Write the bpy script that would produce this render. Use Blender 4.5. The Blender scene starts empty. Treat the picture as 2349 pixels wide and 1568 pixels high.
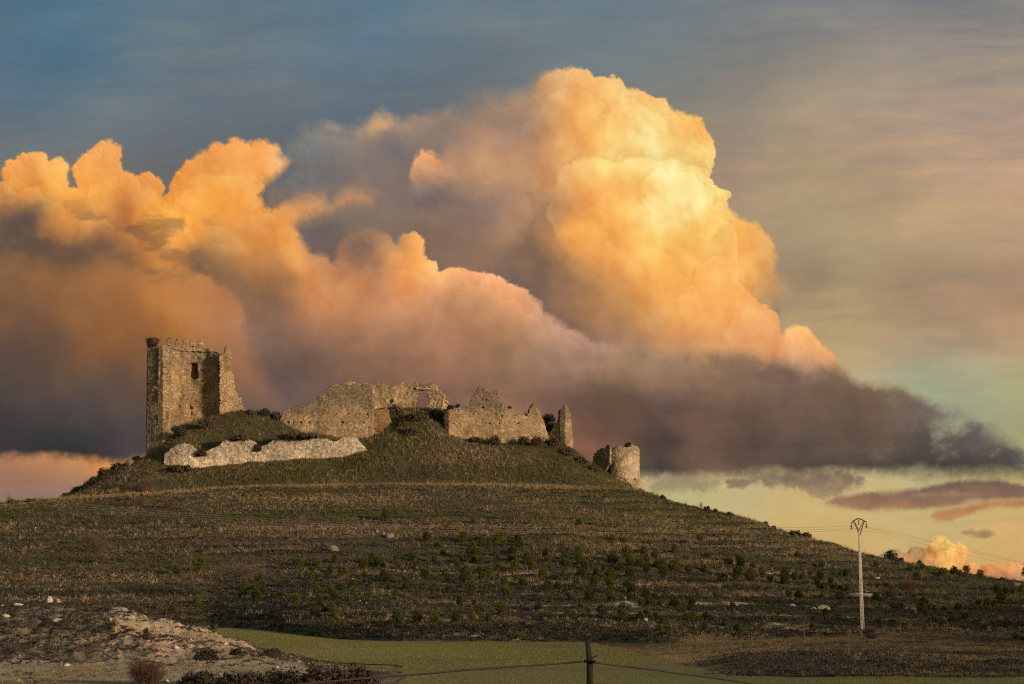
# Ruined castle on a bare hill under a lit cumulus at sunset.  Blender 4.5, self-contained.
import bpy, math
import numpy as np

SC = bpy.context.scene
COL = SC.collection
RNG = np.random.RandomState(11)
SUN_AZ, SUN_EL = math.radians(131.0), math.radians(8.0)      # clockwise from the view direction: right, a little behind the camera
# ---------------------------------------------------------------- the sky: a lat-long radiance map computed here
_rng = np.random.RandomState(7)
_PERM = np.concatenate([_rng.permutation(4096)] * 3).astype(np.int32)
_GA = _rng.rand(4096).astype(np.float32) * 6.2831853
_GX, _GY = np.cos(_GA).astype(np.float32), np.sin(_GA).astype(np.float32)
_JX, _JY = _rng.rand(4096).astype(np.float32), _rng.rand(4096).astype(np.float32)

def _hash(ix, iy, seed):
    return _PERM[(_PERM[(ix + seed * 131) & 4095] + iy + seed * 57) & 4095]

def gnoise(x, y, seed=0):
    """2-D gradient noise, about -0.7..0.7"""
    x0 = np.floor(x); y0 = np.floor(y)
    fx = (x - x0).astype(np.float32); fy = (y - y0).astype(np.float32)
    ix = x0.astype(np.int32); iy = y0.astype(np.int32)
    u = fx * fx * fx * (fx * (fx * 6 - 15) + 10); v = fy * fy * fy * (fy * (fy * 6 - 15) + 10)
    def g(i, j, dx, dy):
        h = _hash(i, j, seed)
        return _GX[h] * dx + _GY[h] * dy
    a = g(ix, iy, fx, fy); b = g(ix + 1, iy, fx - 1, fy)
    c = g(ix, iy + 1, fx, fy - 1); d = g(ix + 1, iy + 1, fx - 1, fy - 1)
    ab = a + u * (b - a); cd = c + u * (d - c)
    return ab + v * (cd - ab)

def fbm(x, y, scale, octaves=4, seed=0, gain=0.5):
    out = 0; amp = 1.0
    for k in range(octaves):
        out = out + amp * gnoise(x / scale, y / scale, seed + k * 3)
        scale *= 0.5; amp *= gain
    return out

def puff(x, y, scale, seed=0, k=7.0):
    """round bumps that melt into each other (a soft cellular noise), about 0..1"""
    px, py = x / scale, y / scale
    ix = np.floor(px).astype(np.int32); iy = np.floor(py).astype(np.int32)
    acc = np.zeros(px.shape, np.float32)
    for dj in (-1, 0, 1):
        for di in (-1, 0, 1):
            h = _hash(ix + di, iy + dj, seed)
            dx = (ix + di + _JX[h]) - px; dy = (iy + dj + _JY[h]) - py
            acc += np.exp(-k * (dx * dx + dy * dy)).astype(np.float32)
    return np.clip(1.0 + np.log(acc + 1e-6) / k, 0, 1.2)

def heads(x, y, scale, seed=0):
    """overlapping round heads of mixed size and height: the cauliflower surface of a cumulus"""
    px, py = x / scale, y / scale
    ix = np.floor(px).astype(np.int32); iy = np.floor(py).astype(np.int32)
    best = np.zeros(px.shape, np.float32)
    for dj in (-1, 0, 1):
        for di in (-1, 0, 1):
            h = _hash(ix + di, iy + dj, seed)
            dx = (ix + di + _JX[h]) - px; dy = (iy + dj + _JY[h]) - py
            R = 0.55 + 0.5 * _JX[(h * 7 + 13) & 4095]
            z = 0.55 * _JY[(h * 5 + 77) & 4095] + R * np.sqrt(np.clip(1.0 - (dx * dx + dy * dy) / (R * R), 0, 1)).astype(np.float32)
            best = np.maximum(best, z)
    return best

def blur(a, n):
    """box-ish blur, n cells, three passes"""
    for _ in range(3):
        for ax in (0, 1):
            p = np.concatenate([np.repeat(a.take([0], ax), n, ax), a, np.repeat(a.take([-1], ax), n, ax)], ax)
            c = np.cumsum(p, ax, dtype=np.float64)
            m = a.shape[ax]
            hi = c.take(range(2 * n, 2 * n + m), ax); lo = c.take(range(0, m), ax)
            a = ((hi - lo) / (2 * n)).astype(np.float32)
    return a

def billow(x, y, scale, octaves=3, seed=0, gain=0.5):
    out = 0; amp = 1.0; tot = 0
    for k in range(octaves):
        out = out + amp * puff(x, y, scale, seed + 5 * k); tot += amp
        scale *= 0.47; amp *= gain
    return out / tot

def sstep(a, b, x):
    t = np.clip((x - a) / (b - a), 0, 1)
    return t * t * (3 - 2 * t)

def tps(points, values, X, Y, smooth=0.0):
    """thin-plate spline through points, evaluated on X, Y"""
    P = np.asarray(points, float) / 500.0; V = np.asarray(values, float)
    n = len(P)
    d2 = ((P[:, None, :] - P[None, :, :]) ** 2).sum(-1)
    K = 0.5 * d2 * np.log(d2 + 1e-12) + smooth * np.eye(n)
    A = np.zeros((n + 3, n + 3)); A[:n, :n] = K
    A[:n, n] = 1; A[:n, n + 1:] = P; A[n, :n] = 1; A[n + 1:, :n] = P.T
    b = np.zeros((n + 3,) + V.shape[1:]); b[:n] = V
    w = np.linalg.solve(A, b)
    x = (X / 500.0); y = (Y / 500.0)
    out = np.zeros(X.shape + V.shape[1:])
    for i in range(n):
        q = (x - P[i, 0]) ** 2 + (y - P[i, 1]) ** 2
        k = 0.5 * q * np.log(q + 1e-12)
        out += k[..., None] * w[i] if V.ndim > 1 else k * w[i]
    lin = w[n:]
    if V.ndim > 1:
        out += lin[0] + x[..., None] * lin[1] + y[..., None] * lin[2]
    else:
        out += lin[0] + x * lin[1] + y * lin[2]
    return out

class Grid:
    """coarse table over the sky chart, looked up bilinearly at warped places"""
    def __init__(s, x0, x1, y0, y1, step):
        s.x0, s.y0, s.st = x0, y0, step
        s.X, s.Y = np.meshgrid(np.arange(x0, x1 + step, step, dtype=float), np.arange(y0, y1 + step, step, dtype=float))
    def look(s, T, X, Y):
        gx = np.clip((X - s.x0) / s.st, 0, T.shape[1] - 1.001); gy = np.clip((Y - s.y0) / s.st, 0, T.shape[0] - 1.001)
        ix = gx.astype(np.int32); iy = gy.astype(np.int32); fx = (gx - ix).astype(np.float32); fy = (gy - iy).astype(np.float32)
        if T.ndim == 3: fx = fx[..., None]; fy = fy[..., None]
        return (T[iy, ix] * (1 - fx) + T[iy, ix + 1] * fx) * (1 - fy) + (T[iy + 1, ix] * (1 - fx) + T[iy + 1, ix + 1] * fx) * fy

def sdf_poly(poly, X, Y):
    """signed distance, positive inside"""
    P = np.asarray(poly, float); Q = np.roll(P, -1, 0)
    best = np.full(X.shape, 1e12); ins = np.zeros(X.shape, bool)
    for (ax, ay), (bx, by) in zip(P, Q):
        ex, ey = bx - ax, by - ay
        t = np.clip(((X - ax) * ex + (Y - ay) * ey) / (ex * ex + ey * ey + 1e-9), 0, 1)
        best = np.minimum(best, (X - ax - t * ex) ** 2 + (Y - ay - t * ey) ** 2)
        if ay != by:
            c = ((ay > Y) != (by > Y)) & (X < (bx - ax) * (Y - ay) / (by - ay) + ax)
            ins ^= c
    return np.where(ins, 1, -1) * np.sqrt(best)

CLEAR = [(0,1260,158,128,106),(600,1260,172,138,106),(-400,1300,158,128,108),(1300,1300,192,162,110),(0,1450,150,125,108),(1200,1450,180,155,115),(2300,1450,205,165,105),(1650,300,152,137,117),(1750,350,164,145,119),(1800,450,172,150,117),(1900,380,176,152,122),(1750,200,143,134,122),(1850,700,172,147,109),(1800,560,167,148,116),(1950,250,166,148,126),(1950,700,171,149,110),(0,0,83,110,126),(110,60,84,116,135),(130,115,81,112,132),(350,100,103,121,131),(600,60,101,118,129),(830,75,98,122,137),(1100,60,109,123,131),
 (1500,50,116,127,133),(1900,30,126,128,128),(2300,40,132,129,126),(0,250,97,115,127),(300,250,111,122,128),(700,220,103,115,124),(1000,180,103,115,123),
 (1450,150,116,126,128),(1800,150,142,135,124),(2300,150,160,146,130),(1700,300,150,136,124),(2000,330,173,149,126),(2300,300,175,149,130),
 (1700,420,163,138,116),(2000,440,177,150,119),(2300,450,191,158,125),(1900,560,176,156,121),(2100,520,190,162,123),(2300,540,187,158,123),
 (1850,620,150,129,105),(2100,640,158,134,107),(2300,640,167,138,111),(2100,760,173,145,112),(2300,780,187,154,118),(2000,830,186,162,124),
 (2100,880,163,165,136),(2300,880,166,167,134),(2340,830,178,159,120),(2250,950,162,162,126),(2349,1000,168,162,116),(1550,1120,188,177,126),
 (1700,1150,199,178,125),(2000,1190,206,177,116),(2300,1200,206,173,111),(1850,1230,203,171,105),(2300,1260,208,170,104),(2349,1310,224,166,99),
 (150,330,110,117,121),(330,340,105,110,114),(50,1070,176,122,86),(150,1060,196,136,86),(260,1072,232,148,72),(100,1125,150,119,104),(20,1110,150,115,100),
 (200,1105,168,124,95),(600,700,110,95,90),(1200,800,140,110,90),(-400,300,90,110,125),(2800,300,178,154,134),(2800,1200,214,178,107),(-400,1100,160,120,95),
 (0,-400,64,94,124),(1200,-400,89,114,134),(2400,-400,120,125,128)]

GREYBACK = [(1100,260,148,124,109),(1120,300,183,140,109),(1000,300,136,119,109),(900,300,133,120,111),(1050,400,183,140,109),(890,278,223,170,118),(1080,405,198,150,109),(960,310,146,124,111),(1150,380,213,157,111),
 (1000,450,153,122,103),(1100,480,148,119,101),(900,480,130,113,101),(800,350,134,122,113),(750,300,130,125,118),(1000,550,133,109,91),(1050,580,136,109,91),
 (700,550,116,101,95),(850,420,136,117,106),(1120,560,152,118,94),(650,420,123,116,110),(1250,230,209,160,115),(1300,640,157,118,87),(600,500,136,113,97),(600,330,129,124,116)]
GREYBACK_POLY = [(560,640),(600,430),(680,390),(640,352),(700,300),(740,280),(800,300),(830,278),(880,268),(920,280),(1000,262),(1040,240),(1110,222),(1160,235),(1200,220),
 (1300,260),(1400,500),(1400,900),(600,900)]

BIG_POLY = [(1085,260),(1110,232),(1150,240),(1190,228),(1215,192),(1242,168),(1279,163),(1322,155),(1349,163),(1362,180),(1400,176),(1419,187),(1434,203),(1470,209),(1497,227),(1524,230),(1541,254),
 (1569,258),(1602,270),(1616,297),(1634,329),(1637,367),(1627,388),(1634,426),(1672,447),(1664,474),(1680,520),(1690,600),(1700,660),(1722,679),(1752,700),(1779,722),(1788,754),(1798,775),(1840,900),
 (1800,960),(1200,960),(1100,700),(1120,600),(1180,540),(1200,470),(1150,440),(1080,430),(1000,440),(1010,380),(1070,352),(1090,310)]
BIG = [(1500,400,255,225,137),(1450,300,255,216,131),(1560,540,255,208,113),(1625,470,255,216,123),(1560,340,255,218,127),(1380,280,255,196,109),(1250,190,211,159,110),(1230,240,186,146,109),(1320,180,242,180,110),(1400,200,251,185,106),(1330,260,251,180,95),(1430,250,255,201,114),(1470,300,255,224,143),
 (1550,290,255,205,114),(1600,310,255,189,100),(1500,345,255,228,148),(1450,340,255,220,135),(1380,330,255,191,95),(1280,310,220,159,99),(1200,300,169,134,110),
 (1300,400,231,164,95),(1250,400,210,151,98),(1400,372,255,213,121),(1350,430,241,164,85),(1430,420,252,180,90),(1530,420,255,222,139),(1600,370,255,215,123),
 (1580,440,255,224,143),(1480,450,255,201,114),(1520,500,255,224,139),(1600,500,255,205,110),(1400,500,255,189,93),(1280,480,197,144,97),(1325,520,245,165,77),
 (1250,560,171,123,82),(1300,545,233,156,77),(1400,560,247,170,84),(1500,560,255,195,94),(1600,560,255,195,99),(1450,620,246,169,84),(1550,640,255,180,89),
 (1350,625,193,136,82),(1280,640,141,107,82),(1200,620,129,103,85),(1350,700,176,125,80),(1450,700,208,147,83),(1550,720,241,164,84),(1650,640,251,174,89),
 (1650,720,250,169,89),(1710,740,247,169,99),(1500,780,204,147,96),(1600,780,219,153,94),(1420,760,162,121,90),(1760,760,241,164,99),(1330,740,152,113,85),
 (1100,300,152,124,105),(1150,380,191,145,107),(1050,400,173,134,105),(1130,450,162,128,102),(1180,520,139,111,94),(1120,250,139,120,108),(1000,420,152,122,102),(1000,900,129,105,85),(1900,960,162,126,100)]

FLANK_POLY = [(1640,470),(1698,500),(1741,523),(1770,556),(1779,587),(1773,625),(1800,640),(1818,665),(1808,690),(1785,728),(1740,740),(1640,720)]
FLANK = [(1690,540,254,181,89),(1740,560,237,171,89),(1720,640,243,172,88),(1760,640,212,155,93),(1800,680,172,140,106),(1770,710,166,135,102),(1650,560,255,192,97),(1660,700,244,172,92),(1770,590,224,161,92)]
LOBE_POLY = [(1790,790),(1800,756),(1823,748),(1851,752),(1872,778),(1907,806),(1925,838),(1936,858),(1960,900),(1780,920)]
LOBE = [(1850,780,250,180,112),(1890,815,237,167,106),(1820,810,231,167,114),(1915,850,189,144,110),(1840,850,189,144,113),(1800,900,136,118,106)]
WISP_POLY = [(942,402),(955,362),(968,346),(985,350),(1000,362),(1030,366),(1060,372),(1110,360),(1160,380),(1190,430),(1150,470),(1080,480),(1020,475),(980,480),(955,470),(945,440)]
WISP = [(1080,400,186,142,108),(1150,420,180,138,106),(1100,460,138,114,102),(1050,375,196,146,108),(970,365,232,162,104),(1020,385,222,156,108),(970,420,165,130,108),(1010,430,140,115,102),(950,450,130,110,102)]

BANK_POLY = [(-600,430),(-200,420),(0,419),(10,414),(9,396),(21,371),(54,354),(86,349),(106,360),(114,370),(140,365),(158,382),(156,414),(160,436),(182,430),(177,403),(169,387),(182,366),(215,344),(236,325),(255,322),(274,339),
 (268,371),(279,392),(311,403),(338,397),(365,414),(376,435),(371,468),(387,437),(403,403),(430,371),(472,344),(486,330),(515,333),(532,320),(564,325),(602,322),(634,333),(645,350),(666,371),
 (645,398),(607,419),(596,451),(602,478),(618,484),(645,468),(687,452),(720,441),(747,438),(757,462),(768,452),(788,431),(830,436),(858,440),(852,468),(800,480),(772,486),(747,495),(698,511),(682,521),(693,554),(720,578),(752,586),(766,606),(779,570),(795,535),(838,521),(881,537),(903,566),
 (909,556),(925,539),(952,533),(970,555),(968,587),(987,603),(1000,601),(1008,622),(1054,617),(1075,625),(1107,625),(1145,635),(1172,652),(1210,668),(1216,684),(1236,692),(1248,721),(1279,737),(1301,756),(1333,767),(1355,786),
 (1398,789),(1435,791),(1520,800),(1600,812),(1657,806),(1722,808),(1749,824),(1772,815),(1810,838),(1842,852),(1879,836),(1925,842),(1967,880),(2027,884),(2073,894),(2120,917),(2166,945),(2194,933),(2222,954),
 (2259,972),(2300,1000),(2349,1037),(2420,1060),(2420,1100),(2349,1097),(2300,1088),(2212,1093),(2138,1086),(2027,1088),(1958,1079),(1842,1088),(1657,1093),(1481,1095),(1200,1090),(600,1080),(330,1062),(290,1064),(240,1058),(150,1046),(0,1044),(-600,1040)]
BANK = [(2180,980,106,95,87),(2250,1040,92,84,81),(2330,1060,90,85,85),(2120,960,112,98,89),(2340,1000,102,95,89),(1020,668,231,161,107),(1090,668,229,158,109),(1140,690,221,154,108),(1195,735,203,147,107),(880,660,210,144,100),(60,400,229,155,79),(90,430,245,165,74),(30,440,239,155,69),(230,370,245,165,82),(230,420,255,170,74),(330,430,240,156,74),(200,470,245,161,69),(420,450,255,168,71),
 (480,380,240,156,77),(540,370,250,166,78),(620,360,250,169,91),(560,430,245,161,73),(500,470,255,172,71),(440,520,250,165,69),(390,560,239,155,68),(530,520,245,161,73),
 (640,500,227,150,79),(720,460,206,145,92),(825,455,194,140,96),(650,540,239,155,73),(700,600,242,158,83),(600,600,192,128,73),(30,480,110,88,74),(90,500,114,91,74),(30,540,106,86,74),
 (180,570,104,82,69),(130,578,104,82,69),(300,480,194,119,63),(270,585,120,90,68),(310,540,204,129,63),(440,612,116,91,68),(350,520,239,155,64),(130,530,206,132,67),(420,580,221,140,65),
 (100,640,146,102,63),(250,640,161,107,63),(380,620,185,122,63),(400,680,195,127,63),(300,700,146,98,58),(450,700,185,122,68),(100,740,118,87,63),(250,760,146,98,55),
 (400,760,161,105,55),(100,840,94,77,65),(250,860,107,82,67),(300,800,131,90,56),(490,750,180,122,77),(560,730,150,113,89),(595,800,130,100,85),(530,840,136,98,72),
 (700,700,184,125,85),(800,650,199,133,82),(650,660,146,102,68),(860,590,148,113,92),(800,590,146,109,87),(942,575,247,167,88),(930,610,239,156,81),(990,625,255,177,100),
 (750,780,149,109,84),(900,720,191,135,96),(1000,680,216,148,99),(1080,670,214,148,95),(1130,690,207,146,96),(1190,740,189,135,95),(950,800,169,121,90),(850,860,127,94,75),
 (700,850,111,88,75),(1100,820,154,114,88),(1250,800,172,132,105),(1350,840,151,117,98),(1200,900,132,100,80),(1000,880,134,99,77),(1500,830,155,124,97),(1650,830,145,114,88),
 (1750,860,124,99,82),(1500,920,110,87,76),(1400,900,114,90,67),(1350,960,109,81,68),(1450,980,99,76,66),(1650,950,109,87,73),(1800,930,114,92,78),(1900,900,118,95,78),
 (1950,900,123,98,78),(2050,920,118,96,78),(2000,980,105,86,73),(1700,1000,95,76,65),(1550,1025,90,71,63),(1850,1030,92,76,66),(2100,1030,85,75,68),(2200,1060,75,68,65),
 (2300,1060,80,72,66),(1400,1050,114,84,62),(1340,1000,123,87,71),(1600,1055,114,89,73),(1500,1082,83,72,66),(1700,1078,95,82,70),(1900,1078,89,78,68),(50,900,82,70,64),
 (150,930,80,70,67),(280,920,98,80,72),(50,980,67,60,60),(200,1000,61,58,59),(300,1000,74,65,64),(100,1030,59,56,55),(320,1045,77,68,67),(600,890,106,84,79),(650,940,110,89,87),(400,900,93,78,73),
 (1100,1000,123,94,84),(800,1000,112,89,84),(-400,500,180,119,73),(-400,1000,72,62,60)]

# lit front lobe that folds over the left bank
FOLD_POLY = [(-600,640),(0,600),(150,600),(300,595),(420,602),(470,640),(510,672),(540,710),(556,745),(572,790),(600,860),(640,930),(600,1010),(300,980),(-600,960)]
FOLD = [(420,640,186,120,63),(460,690,190,124,72),(500,730,186,124,79),(380,640,190,122,63),(250,640,160,106,63),(100,640,148,102,63),(400,700,196,125,63),(300,710,150,98,58),(100,740,120,86,63),
 (250,760,148,97,55),(400,770,160,103,55),(520,790,165,112,76),(100,840,95,76,65),(250,860,105,80,65),(480,860,140,100,72),(560,850,145,104,77),(600,920,122,94,79),(420,920,92,77,72),(280,930,90,75,68),(100,930,78,68,64),(-400,700,130,93,63),(-400,900,80,69,63)]

LENS = [  # low flat scraps under the shelf: outline, colour above, colour below
 ([(1894,1154),(1915,1143),(1990,1131),(2110,1119),(2200,1103),(2280,1101),(2349,1112),(2450,1116),(2450,1140),(2300,1144),(2240,1150),(2180,1160),(2100,1166),(2000,1171),(1930,1167)], (108,89,80), (168,124,90), 8),
 ([(2136,1186),(2150,1172),(2200,1160),(2290,1148),(2349,1142),(2450,1140),(2450,1160),(2349,1160),(2260,1166),(2200,1185),(2180,1194),(2150,1194)], (176,124,84), (190,134,86), 9),
 ([(1710,1106),(1760,1094),(1850,1086),(1930,1087),(1976,1100),(1968,1112),(1930,1122),(1900,1136),(1870,1130),(1830,1116),(1790,1118),(1740,1110)], (124,106,90), (150,128,98), 12),
 ([(1490,1112),(1530,1098),(1600,1096),(1650,1106),(1640,1118),(1560,1122),(1500,1128)], (146,130,102), (166,148,108), 14),
 ([(1665,1102),(1700,1094),(1718,1106),(1700,1118),(1670,1116)], (130,112,92), (145,125,98), 6),
 ([(2206,1222),(2230,1214),(2258,1216),(2280,1224),(2260,1232),(2230,1228)], (165,135,85), (150,125,85), 5),
 ([(2090,1138),(2130,1128),(2180,1130),(2240,1134),(2160,1144)], (150,125,95), (140,115,90), 7)]
FAR_POLY = [(2010,1276),(2030,1266),(2060,1262),(2076,1272),(2090,1258),(2106,1254),(2124,1262),(2132,1246),(2140,1233),(2156,1230),(2172,1236),(2182,1250),(2196,1246),(2214,1252),(2222,1266),(2218,1284),(2236,1294),(2260,1298),(2300,1296),(2349,1290),(2450,1292),(2450,1480),(1960,1480),(1980,1300)]
FAR = [(2035,1272,172,138,92),(2095,1264,160,128,90),(2150,1242,255,192,104),(2165,1262,255,204,112),(2200,1258,255,192,104),(2150,1280,255,188,98),(2205,1275,244,170,90),(2180,1300,250,176,92),(2080,1284,226,162,96),(2060,1290,225,158,95),
 (2120,1292,205,146,96),(2230,1310,225,152,86),(2300,1304,232,152,90),(2349,1306,232,156,92),(2300,1322,190,132,92),(2200,1330,200,136,90),(2400,1340,180,125,90),(2050,1330,180,130,95)]

BIG_LOBES = [
 ([(1270,430),(1290,398),(1325,372),(1360,362),(1400,368),(1450,366),(1480,380),(1530,372),(1590,382),(1630,400),(1660,520),(1500,620),(1300,600),(1255,500)], 0.8, 26, 500, 600),
 ([(1200,300),(1225,250),(1255,215),(1300,200),(1350,215),(1372,250),(1385,300),(1370,380),(1250,420)], 0.45, 20, 250, 330),
 ([(1380,300),(1395,250),(1430,230),(1470,240),(1500,262),(1530,280),(1550,330),(1520,400),(1420,400)], 0.45, 20, 280, 360),
 ([(1478,470),(1482,420),(1500,392),(1545,384),(1590,400),(1620,440),(1640,560),(1560,600),(1490,560)], 0.5, 18, 460, 560),
 ([(1560,700),(1590,640),(1620,600),(1650,590),(1680,620),(1700,680),(1740,720),(1740,820),(1600,850)], 0.5, 24, 690, 780),
 ([(1260,600),(1275,545),(1300,515),(1340,505),(1380,530),(1400,580),(1390,660),(1290,690)], 0.35, 26, 560, 650),
 ([(1660,760),(1690,715),(1720,690),(1752,705),(1775,740),(1790,800),(1700,860)], 0.5, 18, 760, 820)]
BANK_LOBES = [
 ([(-400,470),(0,440),(60,440),(110,452),(150,480),(200,488),(260,515),(310,530),(340,570),(300,700),(-400,700)], 0.6, 26, 500, 590),
 ([(180,470),(205,430),(240,405),(280,398),(320,410),(352,440),(372,470),(400,470),(440,500),(455,550),(470,600),(430,640),(200,600)], 0.55, 24, 470, 600),
 ([(410,470),(430,430),(470,400),(520,390),(560,400),(590,430),(600,480),(650,500),(690,545),(740,580),(770,620),(780,720),(500,700)], 0.5, 26, 500, 640),
 ([(630,540),(655,505),(690,480),(730,478),(750,500),(700,560),(720,600),(640,620)], 0.4, 18, 540, 600),
 ([(760,720),(790,650),(840,610),(890,608),(940,620),(985,650),(1010,720),(950,800),(800,820)], 0.4, 30, 650, 760),
 ([(990,740),(1010,670),(1060,640),(1110,650),(1160,672),(1200,700),(1240,750),(1200,860),(1040,860)], 0.4, 30, 690, 800),
 ([(1180,860),(1200,780),(1245,750),(1290,765),(1340,800),(1380,850),(1360,930),(1220,930)], 0.3, 26, 790, 880)]

def ring(cx, cy, r):
    return [(cx + r * math.cos(t * 0.3927), cy + r * math.sin(t * 0.3927)) for t in range(16)]
FAR_LOBES = [(ring(cx, cy, r), 1.5, 7, cy + 0.2 * r, cy + 1.3 * r) for cx, cy, r in ((2150,1252,17),(2176,1262,16),(2204,1264,15),(2162,1278,18),(2200,1288,20),(2128,1284,14),(2235,1306,16),(2085,1284,16),(2100,1270,14),(2040,1282,14),(2275,1312,18),(2330,1306,18),(2180,1308,22),(2120,1308,20))]

def cloud(X, Y, poly, cols, edge=6, rag=10, rscale=26, warp=16, wscale=120, relief=0.5, rel_scale=60, light=(0.8, -0.55), seed=1, soft_low=None, pad=60, lobes=(), deep=1.0):
    """one bank of cloud: ragged outline, colour chart, billows lit from the right. Returns bbox slice, colour, alpha"""
    P = np.asarray(poly, float)
    x0, x1 = P[:, 0].min() - pad, P[:, 0].max() + pad; y0, y1 = P[:, 1].min() - pad, P[:, 1].max() + pad
    m = (X > x0) & (X < x1) & (Y > y0) & (Y < y1)
    rr = np.where(m.any(1))[0]; cc = np.where(m.any(0))[0]
    sl = (slice(rr[0], rr[-1] + 1), slice(cc[0], cc[-1] + 1))
    x, y = X[sl].astype(np.float32), Y[sl].astype(np.float32)
    g = Grid(x0 - 40, x1 + 40, y0 - 40, y1 + 40, 3.0 if (x1 - x0) < 900 else 5.0)
    S = sdf_poly(poly, g.X, g.Y)
    wx = fbm(x, y, wscale, 4, seed); wy = fbm(x, y, wscale, 4, seed + 40)
    b1 = billow(x + 6 * wx, y + 6 * wy, rscale, 3, seed + 11, 0.55)
    sx = x + rag * 0.6 * wx; sy = y + rag * 0.6 * wy
    s = g.look(S, sx, sy)
    b2 = billow(x + 3 * wx, y + 3 * wy, rscale * 0.36, 2, seed + 17, 0.6)
    s = s + rag * (b1 - 0.62) * 1.5 + 0.70 * rag * (b2 - 0.62)
    loose = sstep(0.0, 0.5, fbm(x, y, 95, 3, seed + 19))
    e = edge if soft_low is None else edge + soft_low(x, y)
    e = e * (1 + 1.1 * loose)
    a = sstep(-0.5 * e, 1.2 * e, s)
    # colour chart
    pts = [(c[0], c[1]) for c in cols]; val = [(c[2], c[3], c[4]) for c in cols]
    gc = Grid(x0 - 40, x1 + 40, y0 - 40, y1 + 40, 10.0 if (x1 - x0) < 900 else 16.0)
    T = tps(pts, val, gc.X, gc.Y, 0.0025)
    col = gc.look(T, x + warp * wx * 1.6, y + warp * wy * 1.6)
    # billows: rounded heads at three sizes, strongest near the outline, patchy inside
    wx2 = fbm(x, y, rel_scale * 0.9, 3, seed + 81); wy2 = fbm(x, y, rel_scale * 0.9, 3, seed + 95)
    q = 0.42 * rel_scale
    xa, ya = x + 22 * wx + q * wx2, y + 22 * wy + q * wy2
    patch = sstep(-0.30, 0.35, fbm(x, y, rel_scale * 2.6, 3, seed + 70))
    rim = np.exp(-np.clip(s, 0, None) / (0.8 * rel_scale))
    w = np.clip(0.30 + 0.75 * rim + 0.45 * patch, 0, 1.2)
    cell = float(abs(X[0, 1] - X[0, 0]))
    h1 = blur(heads(xa, ya, rel_scale * 1.6, seed + 23), max(1, int(round(0.13 * rel_scale / cell))))
    h2 = blur(heads(xa + 3 * wx2, ya, rel_scale * 0.62, seed + 29), max(1, int(round(0.07 * rel_scale / cell))))
    h = rel_scale * (0.36 * h1 + w * 0.12 * h2 + rim * 0.05 * puff(xa, ya, rel_scale * 0.25, seed + 31))
    h = h + 0.16 * rel_scale * fbm(x, y, rel_scale * 1.9, 3, seed + 60, 0.45)
    h = h + 0.45 * rel_scale * (1 - np.exp(-np.clip(s, 0, None) / (0.45 * rel_scale)))
    gy_, gx_ = np.gradient(h, float(abs(Y[1, 0] - Y[0, 0])), float(abs(X[0, 1] - X[0, 0])))
    if Y[1, 0] < Y[0, 0]: gy_ = -gy_
    sh = -(gx_ * light[0] + gy_ * light[1])
    sh = (sh / (0.8 + np.abs(sh))).astype(np.float32)
    k = relief(x, y) if callable(relief) else relief
    k = np.broadcast_to(k, sh.shape)
    up = np.clip(sh, 0, 1)[..., None] * k[..., None]; dn = np.clip(-sh, 0, 1)[..., None] * k[..., None]
    warm = sstep(150, 235, col[..., 0])[..., None]
    glow = (fbm(x, y, rel_scale * 1.5, 5, seed + 66, 0.55) + 0.35 * wx)[..., None]        # uneven thickness: soft pale and deep patches
    col = col * (1 + glow * (np.array([0.03, 0.10, 0.20]) * warm + np.array([0.07, 0.06, 0.05]) * (1 - warm)))
    hi_ = np.minimum(col * np.array([1.05, 1.12, 1.20]) + 2, 255)
    lo_ = col * (np.array([.74, .73, .75]) * (1 - warm) + np.array([.90, .78, .64]) * warm)
    col = col + (hi_ - col) * np.clip(up * 1.2, 0, 1)
    col = col + (lo_ - col) * np.clip(dn * 1.2 * deep, 0, 1.5)
    for poly2, amp, width, ya, yb in lobes:                          # rounded heads standing in front of the rest of the bank
        s2 = g.look(sdf_poly(poly2, g.X, g.Y), x + rag * 0.8 * wx + 1.1 * q * wx2, y + rag * 0.8 * wy + 1.1 * q * wy2) + rag * 1.8 * (b1 - 0.7)
        f = (1 - sstep(ya, yb, y)) * sstep(-0.35, 0.15, fbm(x, y, 70, 3, seed + 7) + 0.12)
        ins = sstep(-5, 10, s2)
        m2 = 0.46 * f * amp * (ins * np.exp(-np.clip(s2, 0, None) / width) - 0.9 * (1 - ins) * np.exp(np.clip(s2, None, 0) / (0.9 * width)))
        m2 = m2[..., None]
        hi2 = np.minimum(col * np.array([1.10, 1.16, 1.20]) + 8, 255); lo2 = col * np.array([.80, .72, .66])
        col = np.where(m2 > 0, col + (hi2 - col) * np.clip(m2, 0, 1), col + (lo2 - col) * np.clip(-m2, 0, 1))
    return sl, np.clip(col, 8, 255), a[..., None]

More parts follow.
